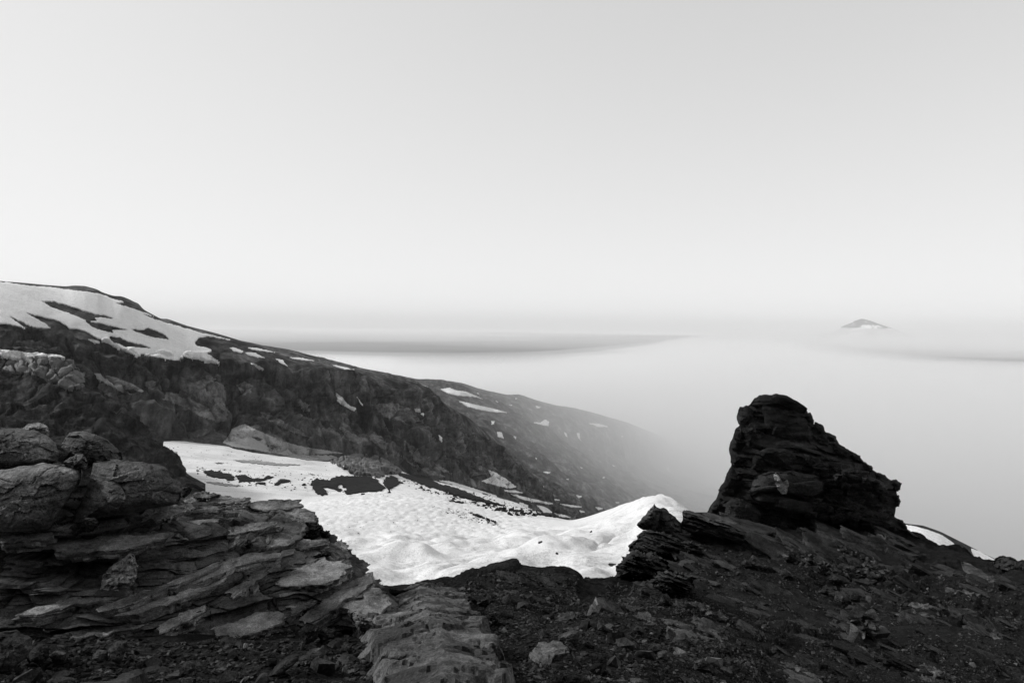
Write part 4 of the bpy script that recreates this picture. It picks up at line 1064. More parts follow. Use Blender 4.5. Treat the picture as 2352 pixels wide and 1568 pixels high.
add('boulder', hump_mesh(tp, 341, M_CENTRE, height=0.6, soft=0.5), 'big pitted grey boulder with a sloping flat top at the bottom centre', 'boulder')
pix = [(808, 1432), (835, 1402), (880, 1385), (925, 1392), (985, 1415), (990, 1428), (950, 1432), (910, 1450), (870, 1462)]
pix = zE([(0, 650), (60, 560), (200, 540), (350, 560), (420, 600), (640, 700), (660, 750), (520, 760), (400, 800), (290, 850), (100, 760)])
add('slab_rock', hump_mesh(top_pts(pix, 0.27), 342, M_CENTRE, height=0.4, relief=0.6), 'smooth grey slab lapping onto the left side of the centre boulder', 'rock slab')
def flat_thing(pl, zf, name, label, cat, th, seed, mat=M_STONE, lift=0.06, rough=0.02, tilt=None, bvh=None, parent=None):
    pts = on_ground(zf(pl), bvh or B_GR, lift, tilt)
    if pts is None: return None
    return add(name, slab_mesh(pts, th, seed, mat, rough=rough, lay=max(0.03, th / 5)), label, cat, parent)
pl = [(30, 760), (100, 745), (200, 790), (280, 850), (300, 950), (240, 990), (120, 960), (60, 860)]
face_stone('boulder', pl, 5.0, 0.45, 343, 'dark angular boulder at the left foot of the centre boulder', mat=M_BLOCK, cat='boulder', bulge=0.16, rough=0.02, zf=zE)
pl = [(440, 1290), (520, 1255), (670, 1235), (640, 1300), (560, 1370), (510, 1425), (470, 1390)]
face_stone('split_stone', pl, 3.55, 0.22, 344, 'wedge-shaped grey stone lying on the near part of the centre boulder', bulge=0.06, rough=0.008, zf=zE)
pl = [(465, 545), (468, 492), (560, 498), (700, 510), (835, 530), (835, 548)]
face_stone('flat_stone', pl, 7.4, 0.35, 345, 'thin black slab standing on edge behind the centre boulder', bulge=0.03, rough=0.01, zf=zE)
pl = [(1460, 640), (1530, 605), (1590, 615), (1610, 660), (1560, 690), (1490, 680)]
face_stone('dark_stone', pl, 6.7, 0.3, 346, 'dark stone in the gap right of the centre boulder', bulge=0.1, rough=0.02, zf=zE)
pl = [(1580, 760), (1630, 745), (1680, 760), (1700, 860), (1660, 900), (1610, 830)]
face_stone('dark_stone', pl, 5.9, 0.3, 347, 'black upright stone against the right edge of the centre boulder', bulge=0.08, rough=0.02, zf=zE)

# ---------- ledge with a rounded end, on the skyline right of the centre
pl = [(0, 300), (100, 300), (230, 335), (310, 320), (380, 312), (470, 345), (520, 385), (555, 450), (550, 540), (520, 600), (440, 590), (390, 570), (200, 530), (0, 500)]
face_stone('rock_ledge', pl, 12.0, 1.6, 351, 'low rounded rock ledge on the ridge edge in front of the snow', mat=M_LEDGE, cat='rock ledge', bulge=0.2, rough=0.06, zf=zB, n=130, drop=-0.03)

# ---------- bedrock plates let into the slope (parts of the ground)
PL = [([(680, 560), (820, 600), (1000, 640), (1230, 700), (1180, 742), (1150, 765), (1170, 900), (1100, 880), (960, 760), (830, 720), (720, 650)], zB),
      ([(1172, 765), (1290, 750), (1390, 810), (1400, 860), (1460, 950), (1400, 962), (1280, 925), (1190, 845)], zB),
      ([(1540, 910), (1800, 960), (2000, 1040), (2160, 1100), (2030, 1122), (1850, 1162), (1700, 1102), (1580, 1000)], zB),
      ([(1820, 840), (1940, 810), (2100, 890), (2240, 980), (2275, 1042), (2150, 1052), (1990, 1002), (1880, 930)], zB),
      ([(1750, 640), (1900, 640), (2100, 740), (2245, 810), (2245, 872), (2100, 825), (1900, 735)], zB),
      ([(1420, 810), (1600, 830), (1750, 890), (1822, 962), (1700, 932), (1500, 872)], zB),
      ([(60, 1090), (250, 1058), (350, 1100), (435, 1170), (300, 1255), (100, 1405), (-40, 1420), (-40, 1230)], zB),
      ([(1000, 600), (1150, 580), (1300, 640), (1250, 680), (1100, 650)], zB),
      ([(1580, 620), (1680, 640), (1750, 690), (1720, 740), (1640, 700)], zB),
      ([(1980, 1220), (2150, 1230), (2330, 1310), (2300, 1350), (2120, 1310)], zB),
      ([(250, 830), (340, 750), (500, 800), (520, 860), (400, 900)], zB),
      ([(1240, 1398), (1330, 1408), (1450, 1460), (1625, 1530), (1640, 1562), (1560, 1552), (1400, 1492)], zC),
      ([(1215, 1490), (1330, 1480), (1450, 1530), (1560, 1590), (1240, 1600)], zC),
      ([(-60, 1400), (60, 1368), (160, 1390), (270, 1432), (375, 1512), (300, 1505), (150, 1435), (0, 1420)], zC),
      ([(-80, 1440), (60, 1430), (250, 1500), (380, 1560), (330, 1610), (-100, 1610)], zC),
      ([(640, 1233), (700, 1238), (800, 1273), (935, 1335), (860, 1342), (750, 1312)], zC),
      ([(1590, 500), (1680, 520), (1800, 590), (1990, 700), (2160, 800), (2160, 870), (1960, 780), (1700, 620)], zC),
      ([(1440, 602), (1500, 573), (1570, 608), (1480, 624)], zC),
      ([(1120, 870), (1200, 850), (1400, 900), (1420, 930), (1250, 910)], zC),
      ([(1400, 880), (1560, 910), (1700, 960), (1640, 975), (1480, 930)], zC),
      ([(1700, 1130), (1800, 1110), (1980, 1160), (1960, 1200), (1800, 1180)], zC),
      ([(980, 940), (1200, 925), (1380, 975), (1300, 1010), (1100, 990)], zC),
      ([(1500, 740), (1620, 745), (1760, 800), (1700, 830), (1560, 790)], zC),
      ([(240, 1180), (380, 1195), (420, 1225), (300, 1220)], zC),
      ([(800, 290), (900, 265), (1060, 330), (1060, 370), (930, 360)], zC)]
for k, (pl, zf) in enumerate(PL):
    pts = on_ground(zf(pl), B_GR, 0.05, (0, 0, 0))
    if pts is None: continue
    dm = pts[:, 1].mean()
    add('slab', slab_mesh(pts, 0.05 + 0.022 * dm, 400 + k, M_PLATE, rough=0.008 + 0.006 * dm, lay=0.012 * dm), parent=ground)

# thin plates of bedrock that break the surface all over the right-hand slope, dipping away to the right
rng = np.random.default_rng(21)
bedn = np.array([0.33, -0.10, 0.94])
strike = np.array([0.94, 0.0, -0.33]); across = np.cross(bedn, strike)
got = 0
for poly, cnt, sc_ in (([(1500, 1250), (1570, 1215), (1700, 1240), (1640, 1330), (1460, 1400)], 50, 1.0), ([(1640, 1240), (2090, 1240), (2352, 1320), (2352, 1560), (1900, 1560), (1650, 1400)], 95, 1.0), ([(1600, 1195), (1850, 1225), (2100, 1235), (2080, 1290), (1620, 1260)], 45, 1.5), ([(1000, 1345), (1200, 1310), (1330, 1330), (1300, 1390), (1090, 1380)], 20, 0.7)):
    poly = np.array(poly, float); k = 0
    while k < cnt:
        px_, py_ = rng.uniform(poly[:, 0].min(), poly[:, 0].max()), rng.uniform(poly[:, 1].min(), poly[:, 1].max())
        if not inside(poly, np.array(px_), np.array(py_)): continue
        p, n_ = cast(B_GR, px_, py_)
        if p is None: continue
        k += 1; got += 1
        L = p.y * rng.uniform(0.012, 0.05) * sc_; W = L * rng.uniform(0.3, 0.7); th = L * rng.uniform(0.10, 0.25)
        nb = bedn + rng.normal(0, 0.09, 3); nb /= np.linalg.norm(nb)
        st = strike + rng.normal(0, 0.25, 3); st -= nb * (st @ nb); st /= np.linalg.norm(st); ac = np.cross(nb, st)
        m_ = rng.integers(6, 9); an = np.sort(rng.uniform(0, 2 * np.pi, m_)) ; rr_ = rng.uniform(0.75, 1.1, m_)
        pts = np.array(p) + nb * th * rng.uniform(-0.1, 0.35) + np.outer(np.cos(an) * rr_ * L, st) + np.outer(np.sin(an) * rr_ * W, ac)
        if np.min(np.diff(np.append(an, an[0] + 2 * np.pi))) < 0.15 or np.max(np.diff(np.append(an, an[0] + 2 * np.pi))) > 2.2: k -= 1; continue
        add('slab', slab_mesh(pts, th * 1.4, 3000 + got, M_LEDGE, rough=L * 0.05, lay=th / 3, n=36), parent=ground)

# ---------- ledges and leaning slabs left of the pinnacle
def gd(pl, zf, off=0.3):
    ys_ = np.array(zf(pl)); p, _ = cast(B_GR, ys_[:, 0].mean(), ys_[:, 1].max())
    return (p.y if p is not None else 24.0) - off
LD = [([(255, 475), (325, 400), (415, 290), (458, 236), (495, 275), (530, 290), (520, 370), (500, 440), (470, 560), (330, 530)], 25.6, 1.2, 'left of two dark pointed slabs standing against the snow mound', 'leaning_slab', .25),
      ([(405, 580), (440, 470), (500, 350), (545, 282), (605, 298), (690, 390), (775, 470), (780, 560), (620, 580), (520, 600)], 24.8, 1.3, 'right of two dark pointed slabs standing against the snow mound', 'leaning_slab', .3),
      ([(742, 505), (768, 430), (793, 316), (900, 350), (1000, 385), (1100, 420), (1350, 480), (1500, 600), (1480, 690), (1300, 640), (1100, 600), (860, 560)], 27.5, 3.0, 'long dark ledge with a sharp upright end at the foot of the pinnacle', 'rock_ledge', .3),
      ([(268, 590), (280, 552), (420, 546), (560, 578), (660, 610), (750, 648), (800, 700), (1040, 790), (1000, 830), (860, 850), (820, 900), (650, 870), (480, 830), (300, 800), (200, 822), (180, 760), (210, 690), (268, 650)], 21.5, 2.2, 'stacked dark ledge with an overhanging blunt nose beside the snow', 'rock_ledge', .4),
      ([(60, 930), (150, 830), (290, 797), (430, 803), (560, 860), (605, 912), (620, 980), (500, 1040), (300, 1080), (30, 1085), (28, 950)], 18.5, 2.0, 'grooved ledge below the blunt-nosed ledge at the snow edge', 'rock_ledge', .4),
      ([(440, 1120), (490, 1050), (600, 1030), (700, 1008), (860, 1058), (942, 1080), (905, 1120), (920, 1195), (850, 1225), (740, 1215), (520, 1250), (470, 1200)], 14.2, 1.2, 'square-sided rock step on the slope below the grooved ledge', 'rock_ledge', .25),
      ([(780, 680), (860, 670), (960, 700), (1040, 780), (960, 815), (860, 800)], 20.5, 1.0, 'grey flat block between the stacked ledge and the scree', 'rock_ledge', .2)]
for k, (pl, d, dep, lab, nm, bl) in enumerate(LD):
    add(nm, block_mesh(zD(pl), min(d, gd(pl, zD)), dep, bl, 500 + k, M_LEDGE, rough=0.11 if k > 1 else 0.05, back=0.9, drop=-0.06, strata=0.9 if k > 1 else 0.3, facets=3, tilt=0.25, lay=0.13 if k > 1 else None, dip=0.32, fine=0.6), lab, 'rock ledge' if nm == 'rock_ledge' else 'rock slab')
ST = [([(515, 1345), (560, 1288), (620, 1340), (668, 1405), (560, 1405)], zD, 0.25, 'pale pyramid-shaped stone standing on the scree'),
      ([(575, 1270), (600, 1260), (640, 1310), (630, 1330), (605, 1310)], zD, 0.15, 'thin upright chip behind the pale pyramid-shaped stone'),
      ([(1545, 880), (1560, 835), (1590, 822), (1640, 860), (1720, 972), (1620, 975), (1560, 950)], zD, 0.7, 'dark angular rock with a slanting top on the open scree slope'),
      ([(1455, 905), (1500, 875), (1560, 895), (1580, 950), (1520, 965), (1460, 935)], zD, 0.5, 'dark rock leaning on its slant-topped neighbour'),
      ([(1905, 1000), (1960, 985), (2030, 1030), (2060, 1080), (1960, 1080), (1910, 1050)], zD, 0.6, 'blunt grey boulder below the windbreak wall'),
      ([(1455, 1140), (1520, 1135), (1570, 1200), (1575, 1255), (1510, 1240)], zD, 0.4, 'pale-topped stone with a dark side on the bare slope'),
      ([(1925, 850), (1960, 790), (2010, 775), (2060, 830), (2090, 900), (2040, 920), (1970, 890)], zD, 0.6, 'large dark stone at the left end of the windbreak wall'),
      ([(720, 890), (755, 868), (800, 900), (885, 992), (800, 985), (735, 965)], zB, 0.3, 'dark wedge stone on the rubble below the bedrock plates'),
      ([(1140, 960), (1180, 920), (1250, 940), (1270, 990), (1200, 1020), (1150, 1000)], zB, 0.25, 'ribbed grey stone at the foot of the cracked plate'),
      ([(280, 1045), (440, 992), (520, 980), (527, 1070), (500, 1135), (400, 1092)], zB, 0.2, 'flat dark slab tipped up on the rubble'),
      ([(1300, 1185), (1370, 1118), (1450, 1138), (1505, 1200), (1400, 1218)], zB, 0.2, 'round-topped grey stone in the middle of the rubble'),
      ([(1408, 1225), (1520, 1198), (1582, 1260), (1540, 1312), (1420, 1292)], zB, 0.25, 'blocky dark stone in front of the round-topped stone'),
      ([(370, 1482), (480, 1458), (640, 1530), (670, 1590), (420, 1600)], zB, 0.15, 'flat grey slab cut by the lower picture edge'),
      ([(2110, 1160), (2180, 1080), (2250, 1130), (2265, 1250), (2180, 1230)], zB, 0.3, 'dark boulder beside the long plate'),
      ([(1830, 1330), (1920, 1290), (2010, 1350), (1960, 1400), (1880, 1390)], zB, 0.2, 'black angular stone among pale chips'),
      ([(490, 1270), (560, 1262), (610, 1300), (570, 1350), (530, 1320)], zB, 0.1, 'pale angular chip beside a dark sliver'),
      ([(455, 1200), (480, 1270), (570, 1390), (560, 1400), (470, 1300), (440, 1220)], zB, 0.08, 'long dark sliver of rock sticking out of the rubble'),
      ([(640, 1400), (700, 1390), (710, 1430), (650, 1435)], zB, 0.1, 'pale block, left of two side by side'),
      ([(712, 1410), (765, 1403), (775, 1450), (725, 1455)], zB, 0.1, 'pale block, right of two side by side'),
      ([(1218, 1375), (1270, 1365), (1300, 1395), (1265, 1420)], zB, 0.08, 'pale flat chip near the lower edge'),
      ([(330, 772), (400, 723), (470, 750), (532, 802), (450, 795)], zC, 0.5, 'pale sloping rock above the cairn'),
      ([(438, 782), (500, 778), (517, 815), (450, 822)], zC, 0.35, 'light block leaning on the sloping rock above the cairn'),
      ([(600, 782), (640, 758), (722, 800), (717, 862), (640, 852)], zC, 0.5, 'rounded boulder directly above the cairn'),
      ([(500, 832), (560, 798), (622, 842), (570, 882)], zC, 0.4, 'grey rock between the sloping rock and the rounded boulder'),
      ([(425, 655), (490, 623), (560, 650), (635, 692), (570, 702), (480, 675)], zC, 0.6, 'humped rock just below the windbreak wall'),
      ([(410, 968), (440, 965), (482, 985), (460, 1000)], zC, 0.15, 'light flat stone left of the cairn'),
      ([(420, 1090), (450, 1080), (485, 1110), (450, 1130)], zC, 0.2, 'small square stone left of the cairn base'),
      ([(210, 310), (240, 298), (300, 315), (310, 345), (250, 350)], zC, 0.5, 'pale stone at the start of the upper windbreak wall'),
      ([(530, 1080), (580, 1075), (625, 1100), (590, 1115)], zC, 0.2, 'dark stone at the left foot of the cairn')]
for k, (pl, zf, dep, lab) in enumerate(ST):
    d = gd(pl, zf, 0.05)
    w = np.ptp(np.array(zf(pl))[:, 0]) / FPX * d
    add('stone', block_mesh(zf(pl), d, min(dep, w * 0.9), w * 0.22, 540 + k, M_STONE, rough=w * 0.03, n=48, back=0.7, drop=-0.2, strata=0.15, tilt=0.5), lab, 'stone')
for k, (pl, dep, lab) in enumerate([
      ([(-60, 1290), (0, 1280), (100, 1270), (180, 1310), (192, 1370), (120, 1450), (40, 1500), (-60, 1500)], 0.5, 'large dark boulder in the lower left corner below the outcrop'),
      ([(168, 1392), (220, 1340), (280, 1350), (282, 1420), (230, 1462), (170, 1440)], 0.3, 'dark rounded stone beside the lower left corner boulder'),
      ([(280, 1412), (330, 1375), (382, 1395), (370, 1442), (310, 1452)], 0.2, 'dark stone second from the lower left corner boulder'),
      ([(618, 1382), (660, 1330), (732, 1320), (722, 1380), (690, 1462), (640, 1440)], 0.3, 'tall dark angular stone under the left outcrop'),
      ([(528, 1402), (560, 1380), (620, 1385), (618, 1432), (570, 1450), (530, 1432)], 0.15, 'bright pale stone in the dark rubble under the left outcrop'),
      ([(425, 1340), (440, 1312), (468, 1312), (455, 1345)], 0.1, 'small pale stone high in the rubble under the left outcrop'),
      ([(460, 1385), (490, 1350), (540, 1360), (510, 1405)], 0.15, 'flat grey stone left of the bright pale stone'),
      ([(1043, 1472), (1070, 1440), (1117, 1450), (1120, 1492), (1080, 1517)], 0.15, 'grey rounded stone in the rubble below the long pale ledge'),
      ([(1710, 1432), (1760, 1400), (1850, 1393), (1857, 1430), (1800, 1482), (1730, 1472)], 0.2, 'mottled light stone in the rubble left of the centre boulder'),
      ([(1540, 1532), (1570, 1495), (1640, 1430), (1717, 1408), (1700, 1450), (1600, 1532)], 0.2, 'long slanting slab in the rubble left of the centre boulder'),
      ([(1708, 1272), (1760, 1220), (1832, 1240), (1822, 1312), (1750, 1352)], 0.3, 'grey block leaning on the end of the layered outcrop'),
      ([(1810, 1282), (1860, 1245), (1922, 1270), (1917, 1312), (1850, 1332)], 0.25, 'dark block between the outcrop end and the centre boulder'),
      ([(1518, 1472), (1540, 1425), (1592, 1430), (1592, 1467)], 0.15, 'small dark cube-like stone beside the long slanting slab')]):
    d = gd(pl, zA, 0.05); w = np.ptp(np.array(zA(pl))[:, 0]) / FPX * d
    add('boulder' if k == 0 else 'stone', block_mesh(zA(pl), d, min(dep, w * 0.9), w * 0.22, 1200 + k, M_CAIRN if k in (4, 5, 8) else M_STONE, rough=w * 0.03, n=60, back=0.7, drop=-0.2, strata=0.15, tilt=0.5), lab, 'boulder' if k == 0 else 'stone')
pl = [(270, 1590), (420, 1545), (560, 1525), (700, 1480), (800, 1455), (862, 1470), (845, 1600)]
add('slab_rock', hump_mesh(top_pts(zA(pl), 0.08), 1230, M_CENTRE, height=0.4, relief=0.5), 'pale-edged rock ledge cut by the bottom edge below the left outcrop', 'rock slab')
pl = [(1880, 560), (1900, 500), (1945, 455), (1985, 460), (2050, 475), (2110, 490), (2200, 540), (2260, 640), (2260, 760), (2150, 720), (2020, 600), (1960, 560)]
add('boulder', block_mesh(zC(pl), 29.0, 3.0, 0.7, 590, M_LEDGE, rough=0.12, back=0.9, drop=-0.05, strata=0.3, tilt=0.3), 'smooth dark rock hump on the skyline at the right edge', 'boulder')

# ---------- pinnacle
DT = 37.0
pin_base = P(1850, 1215, DT)
pin = empty('rock_pinnacle', pin_base, 'black craggy rock pinnacle rising above the ridge against the fog', 'rock pinnacle')
SIL = [(262, 1240), (330, 1125), (372, 1078), (388, 990), (432, 912), (500, 775), (503, 560), (548, 450), (590, 400), (562, 330), (590, 245), (660, 230), (722, 165), (800, 130), (910, 119), (1010, 134), (1108, 184), (1186, 235), (1234, 303), (1264, 373), (1334, 414), (1394, 474), (1454, 525), (1494, 580), (1654, 675),
       (1764, 765), (1890, 855), (1970, 905), (2030, 940), (2005, 1010), (2020, 1080), (2010, 1125), (1975, 1140), (1980, 1230), (2070, 1285), (2105, 1345), (2260, 1450), (1900, 1500), (1300, 1480), (800, 1420), (300, 1330)]
core_o = add('core', block_mesh(zT(SIL), DT, 8.0, 1.4, 601, M_TOWER, rough=0.30, n=420, back=0.62, drop=0.05, facets=6, strata=0.5, tilt=0.35, lay=0.17, dip=0.15, fine=0.9), parent=pin)
B_CORE = bvh_me(core_o.data); core_at = np.array(core_o.matrix_basis.translation) + np.array(pin.location)
def core_d(pl):
    c = np.mean(zT(pl), 0); h = B_CORE.ray_cast(Vector(CAM - core_at), Vector(ray(*c)))
    return h[0].y + core_at[1] if h[0] is not None else DT
BK = [([(790, 180), (900, 230), (1050, 270), (1180, 340), (1220, 460), (1232, 530), (1100, 560), (840, 540), (820, 450), (800, 330), (780, 280)], 1.0),
      ([(668, 222), (722, 162), (800, 127), (910, 116), (1010, 130), (1110, 180), (1200, 250), (1182, 300), (1050, 245), (900, 195), (790, 178), (700, 235)], 1.0),
      ([(1180, 285), (1240, 300), (1257, 370), (1212, 440), (1190, 350)], .7), ([(1268, 370), (1340, 402), (1372, 480), (1392, 600), (1280, 590), (1232, 470)], .8),
      ([(553, 335), (580, 240), (660, 225), (722, 290), (742, 360), (690, 402), (580, 395)], .7), ([(503, 560), (545, 450), (600, 420), (640, 500), (642, 640), (560, 660), (508, 620)], .6),
      ([(602, 430), (700, 420), (760, 440), (820, 500), (822, 640), (700, 660), (640, 640), (620, 540)], .9), ([(500, 690), (600, 668), (662, 700), (640, 790), (520, 782)], .7),
      ([(760, 642), (830, 600), (1000, 618), (1122, 650), (1112, 722), (1000, 782), (880, 782), (800, 722)], 1.1), ([(830, 547), (1000, 540), (1150, 590), (1300, 640), (1385, 692), (1200, 645), (1000, 605), (840, 592)], 1.1),
      ([(720, 850), (880, 822), (1060, 820), (1200, 840), (1342, 862), (1352, 1000), (1250, 1042), (1050, 1032), (880, 1002), (680, 1012), (700, 920)], 1.2),
      ([(430, 922), (500, 780), (560, 800), (640, 830), (682, 920), (640, 1000), (560, 1042), (440, 1042), (385, 1000)], .9), ([(282, 1235), (340, 1110), (420, 1060), (442, 1140), (372, 1235)], .8),
      ([(432, 1292), (445, 1200), (470, 1100), (520, 1050), (620, 1060), (740, 1150), (772, 1200), (762, 1332), (600, 1335)], 2.0),
      ([(680, 1042), (760, 1010), (900, 1030), (1100, 1080), (1242, 1110), (1252, 1200), (1030, 1212), (850, 1122), (700, 1082)], 1.7),
      ([(780, 1212), (900, 1200), (1050, 1242), (1112, 1342), (1000, 1372), (800, 1332)], 2.0), ([(1240, 1230), (1330, 1235), (1510, 1285), (1400, 1300), (1270, 1270)], 1.9),
      ([(1960, 905), (2010, 900), (2056, 935), (2040, 985), (1990, 1005), (1950, 960)], .6), ([(1985, 1050), (2030, 1040), (2046, 1090), (2036, 1132), (1990, 1135)], .6),
      ([(1990, 1250), (2060, 1265), (2108, 1320), (2100, 1360), (2020, 1340)], .9), ([(700, 700), (800, 720), (860, 790), (760, 830), (690, 800)], 1.0), ([(1140, 640), (1290, 690), (1400, 760), (1300, 800), (1150, 760)], 1.0),
      ([(1370, 470), (1440, 500), (1470, 560), (1400, 580)], .6), ([(1400, 590), (1500, 580), (1600, 640), (1560, 700), (1430, 680)], .8), ([(1590, 650), (1680, 680), (1700, 740), (1600, 740)], .7), ([(1690, 720), (1780, 770), (1800, 830), (1690, 800)], .6),
      ([(1790, 820), (1900, 850), (1960, 910), (1900, 940), (1800, 900)], .7)]
for k, (pl, off) in enumerate(BK):
    add('block', block_mesh(zT(pl), core_d(pl) - 0.15 * off + 0.1, 1.6, 0.35, 620 + k, M_TOWER, rough=0.08, back=0.75, drop=0.1, facets=6, strata=0.25, tilt=0.25, lay=0.6, dip=0.15, fine=0.8), parent=pin)
rng = np.random.default_rng(7)
for row in range(8):
    y0 = 760 + row * 62
    x = 1230 - 10 * row + rng.uniform(-30, 30)
    while x < 1960:
        w = rng.uniform(60, 170); h = rng.uniform(48, 80)
        yy = y0 + (x - 1230) * 0.16 + rng.uniform(-12, 12)
        pg = [(x, yy), (x + w * .5, yy - 8), (x + w, yy + 6), (x + w + 6, yy + h * .6), (x + w * .9, yy + h), (x + w * .4, yy + h + 5), (x + 4, yy + h * .92)]
        pg = [(a + rng.uniform(-9, 9), b + rng.uniform(-7, 7)) for a, b in pg]
        cxx, cyy = np.mean(pg, 0)
        if inside(SIL, np.array(cxx + w * .4), np.array(cyy - h * .5)) and inside(SIL, np.array(cxx - w * .4), np.array(cyy)):
            add('block', block_mesh(zT(pg), core_d(pg) - rng.uniform(-.1, .35), 1.3, 0.2, 700 + row * 20 + int(x) % 19, M_TOWER, rough=0.06, n=40, back=0.8, drop=0.1, strata=0.4), parent=pin)
        x += w + rng.uniform(4, 16)
for k, (pl, off) in enumerate([([(892, 850), (915, 838), (940, 860), (965, 915), (985, 950), (1000, 905), (1015, 895), (1030, 935), (1008, 1028), (960, 1025), (935, 985), (905, 930)], 1.62)]):
    add('pale_patch', block_mesh(zT(pl), core_d(pl) - 0.55, 0.7, 0.06, 900 + k, M_PALE, rough=0.05, n=50, back=0.9, strata=0.3, facets=2), parent=pin,
        label='pale streaked patch on the pinnacle face' if k == 0 else None)

# ---------- loose angular stones: shared meshes
def hull_mesh(seed, npt=16, flat=0.55):
    r = random.Random(seed); bm = bmesh.new()
    for _ in range(npt):
        v = Vector((r.gauss(0, 1), r.gauss(0, 1), r.gauss(0, 1))); v.normalize()
        m_ = max(abs(v.x), abs(v.y), abs(v.z)); v = v.lerp(v / m_, 0.3)
        bm.verts.new((v.x * r.uniform(.85, 1.1), v.y * r.uniform(.6, .8), v.z * flat))
    bmesh.ops.convex_hull(bm, input=bm.verts)
    bmesh.ops.delete(bm, geom=[v for v in bm.verts if not v.link_faces], context='VERTS')
    bmesh.ops.recalc_face_normals(bm, faces=bm.faces)
    bmesh.ops.triangulate(bm, faces=bm.faces)
    me = bpy.data.meshes.new('stone'); bm.to_mesh(me); bm.free()
    me.polygons.foreach_set('use_smooth', [True] * len(me.polygons)); me.set_sharp_from_angle(angle=math.radians(22))
    return me
HM = []
for k in range(18):
    me = hull_mesh(k, 13 + k % 7, [0.35, 0.5, 0.65, 0.8, 0.28, 0.55][k % 6]); me.materials.append(M_STONE); HM.append(me)

HC = []
for k in range(8):
    me = hull_mesh(60 + k, 14, [0.3, 0.42, 0.5, 0.36][k % 4]); me.materials.append(M_CAIRN); HC.append(me)
rnd = random.Random(11)
def put(name, me, p, n, size, parent=None, label=None, cat=None, group=None, sink=0.25, lean=0.35, spin=None, loc_is_centre=False):
    o = link(name, me, None, parent, label, cat, group)
    nn = (Vector(n) + Vector((rnd.gauss(0, lean), rnd.gauss(0, lean), 0.4))).normalized()
    rot = nn.to_track_quat('Z', 'Y').to_matrix().to_4x4() @ Matrix.Rotation(rnd.uniform(0, 6.28) if spin is None else spin, 4, 'Z')
    zs = max(abs(v.co.z) for v in me.vertices)
    p = Vector(p) + (Vector((0, 0, 0)) if loc_is_centre else nn * size * zs * (1 - 2 * sink) * 0.8)
    if parent is not None: p = p - Vector(parent.location)
    s_ = size
    o.matrix_world = Matrix.Translation(p) @ rot @ Matrix.Diagonal((s_, s_ * rnd.uniform(.8, 1.15), s_ * rnd.uniform(.85, 1.1), 1))
    return o

# stone windbreak: two low curved dry walls
def wall(path, n, layers_, smin, smax, parent):
    path, _t = resample_open(zC(path), n)
    for k, (px_, py_) in enumerate(path):
        p, nn = cast(B_GR, px_, py_)
        if p is None: continue
        h = 0.0
        for l in range(layers_ if k % 5 else layers_ - 1):
            s_ = rnd.uniform(smin, smax) * (1 - 0.12 * l)
            h += s_ * 0.45
            put('stone', rnd.choice(HM), Vector(p) + Vector((rnd.gauss(0, .12), rnd.gauss(0, .18), h - 0.05)), (0, 0, 1), s_, parent, loc_is_centre=True, lean=0.5)
            h += s_ * 0.35
def resample_open(pts, n):
    pts = np.asarray(pts, float)
    L = np.concatenate([[0], np.cumsum(np.linalg.norm(np.diff(pts, axis=0), axis=1))]); t = np.linspace(0, L[-1], n)
    return np.stack([np.interp(t, L, pts[:, k]) for k in range(2)], -1), t
p0, _ = cast(B_GR, *zC([(500, 620)])[0])
wb = empty('stone_windbreak', p0, 'low curved dry-stone windbreak on the slope below the pinnacle', 'stone wall')
wall([(80, 500), (160, 520), (260, 545), (380, 600), (520, 640), (640, 660), (760, 655), (860, 650), (965, 690)], 52, 4, 0.11, 0.2, wb)
p0, _ = cast(B_GR, *zC([(560, 440)])[0])
wb2 = empty('stone_windbreak', p0, 'upper curved row of piled stones, facing the lower windbreak wall', 'stone wall')
wall([(300, 355), (440, 375), (560, 435), (700, 475), (770, 510), (840, 560), (900, 620)], 40, 3, 0.10, 0.19, wb2)
# cairn
pc, nn = cast(B_GR, *zC([(745, 1235)])[0])
cairn = empty('cairn', pc, 'leaning pile of pale flat stones built as a cairn', 'cairn')
dC = pc.y; upx = FPX / dC
hh = 0.0; k = 0
Hc = (1235 - 890) * .2622 / upx
while hh < Hc:
    f = hh / Hc
    wdt = (0.30 * (1 - f) + 0.08)
    m_ = 6 if f < 0.3 else (4 if f < 0.6 else 2)
    cxp = (745 - 60 * f) * .2622 + 1787.5
    base = P(cxp, zC([(0, 1235)])[0][1], dC)
    for q_ in range(m_ + 1):
        s_ = rnd.uniform(.10, .18) * (1.25 - 0.4 * f)
        put('stone', rnd.choice(HC), Vector(base) + Vector((rnd.uniform(-wdt, wdt), rnd.uniform(-wdt, wdt) * 0.7, hh + 0.05)), (0, 0, 1), s_, cairn, loc_is_centre=True, lean=0.6)
    hh += 0.10

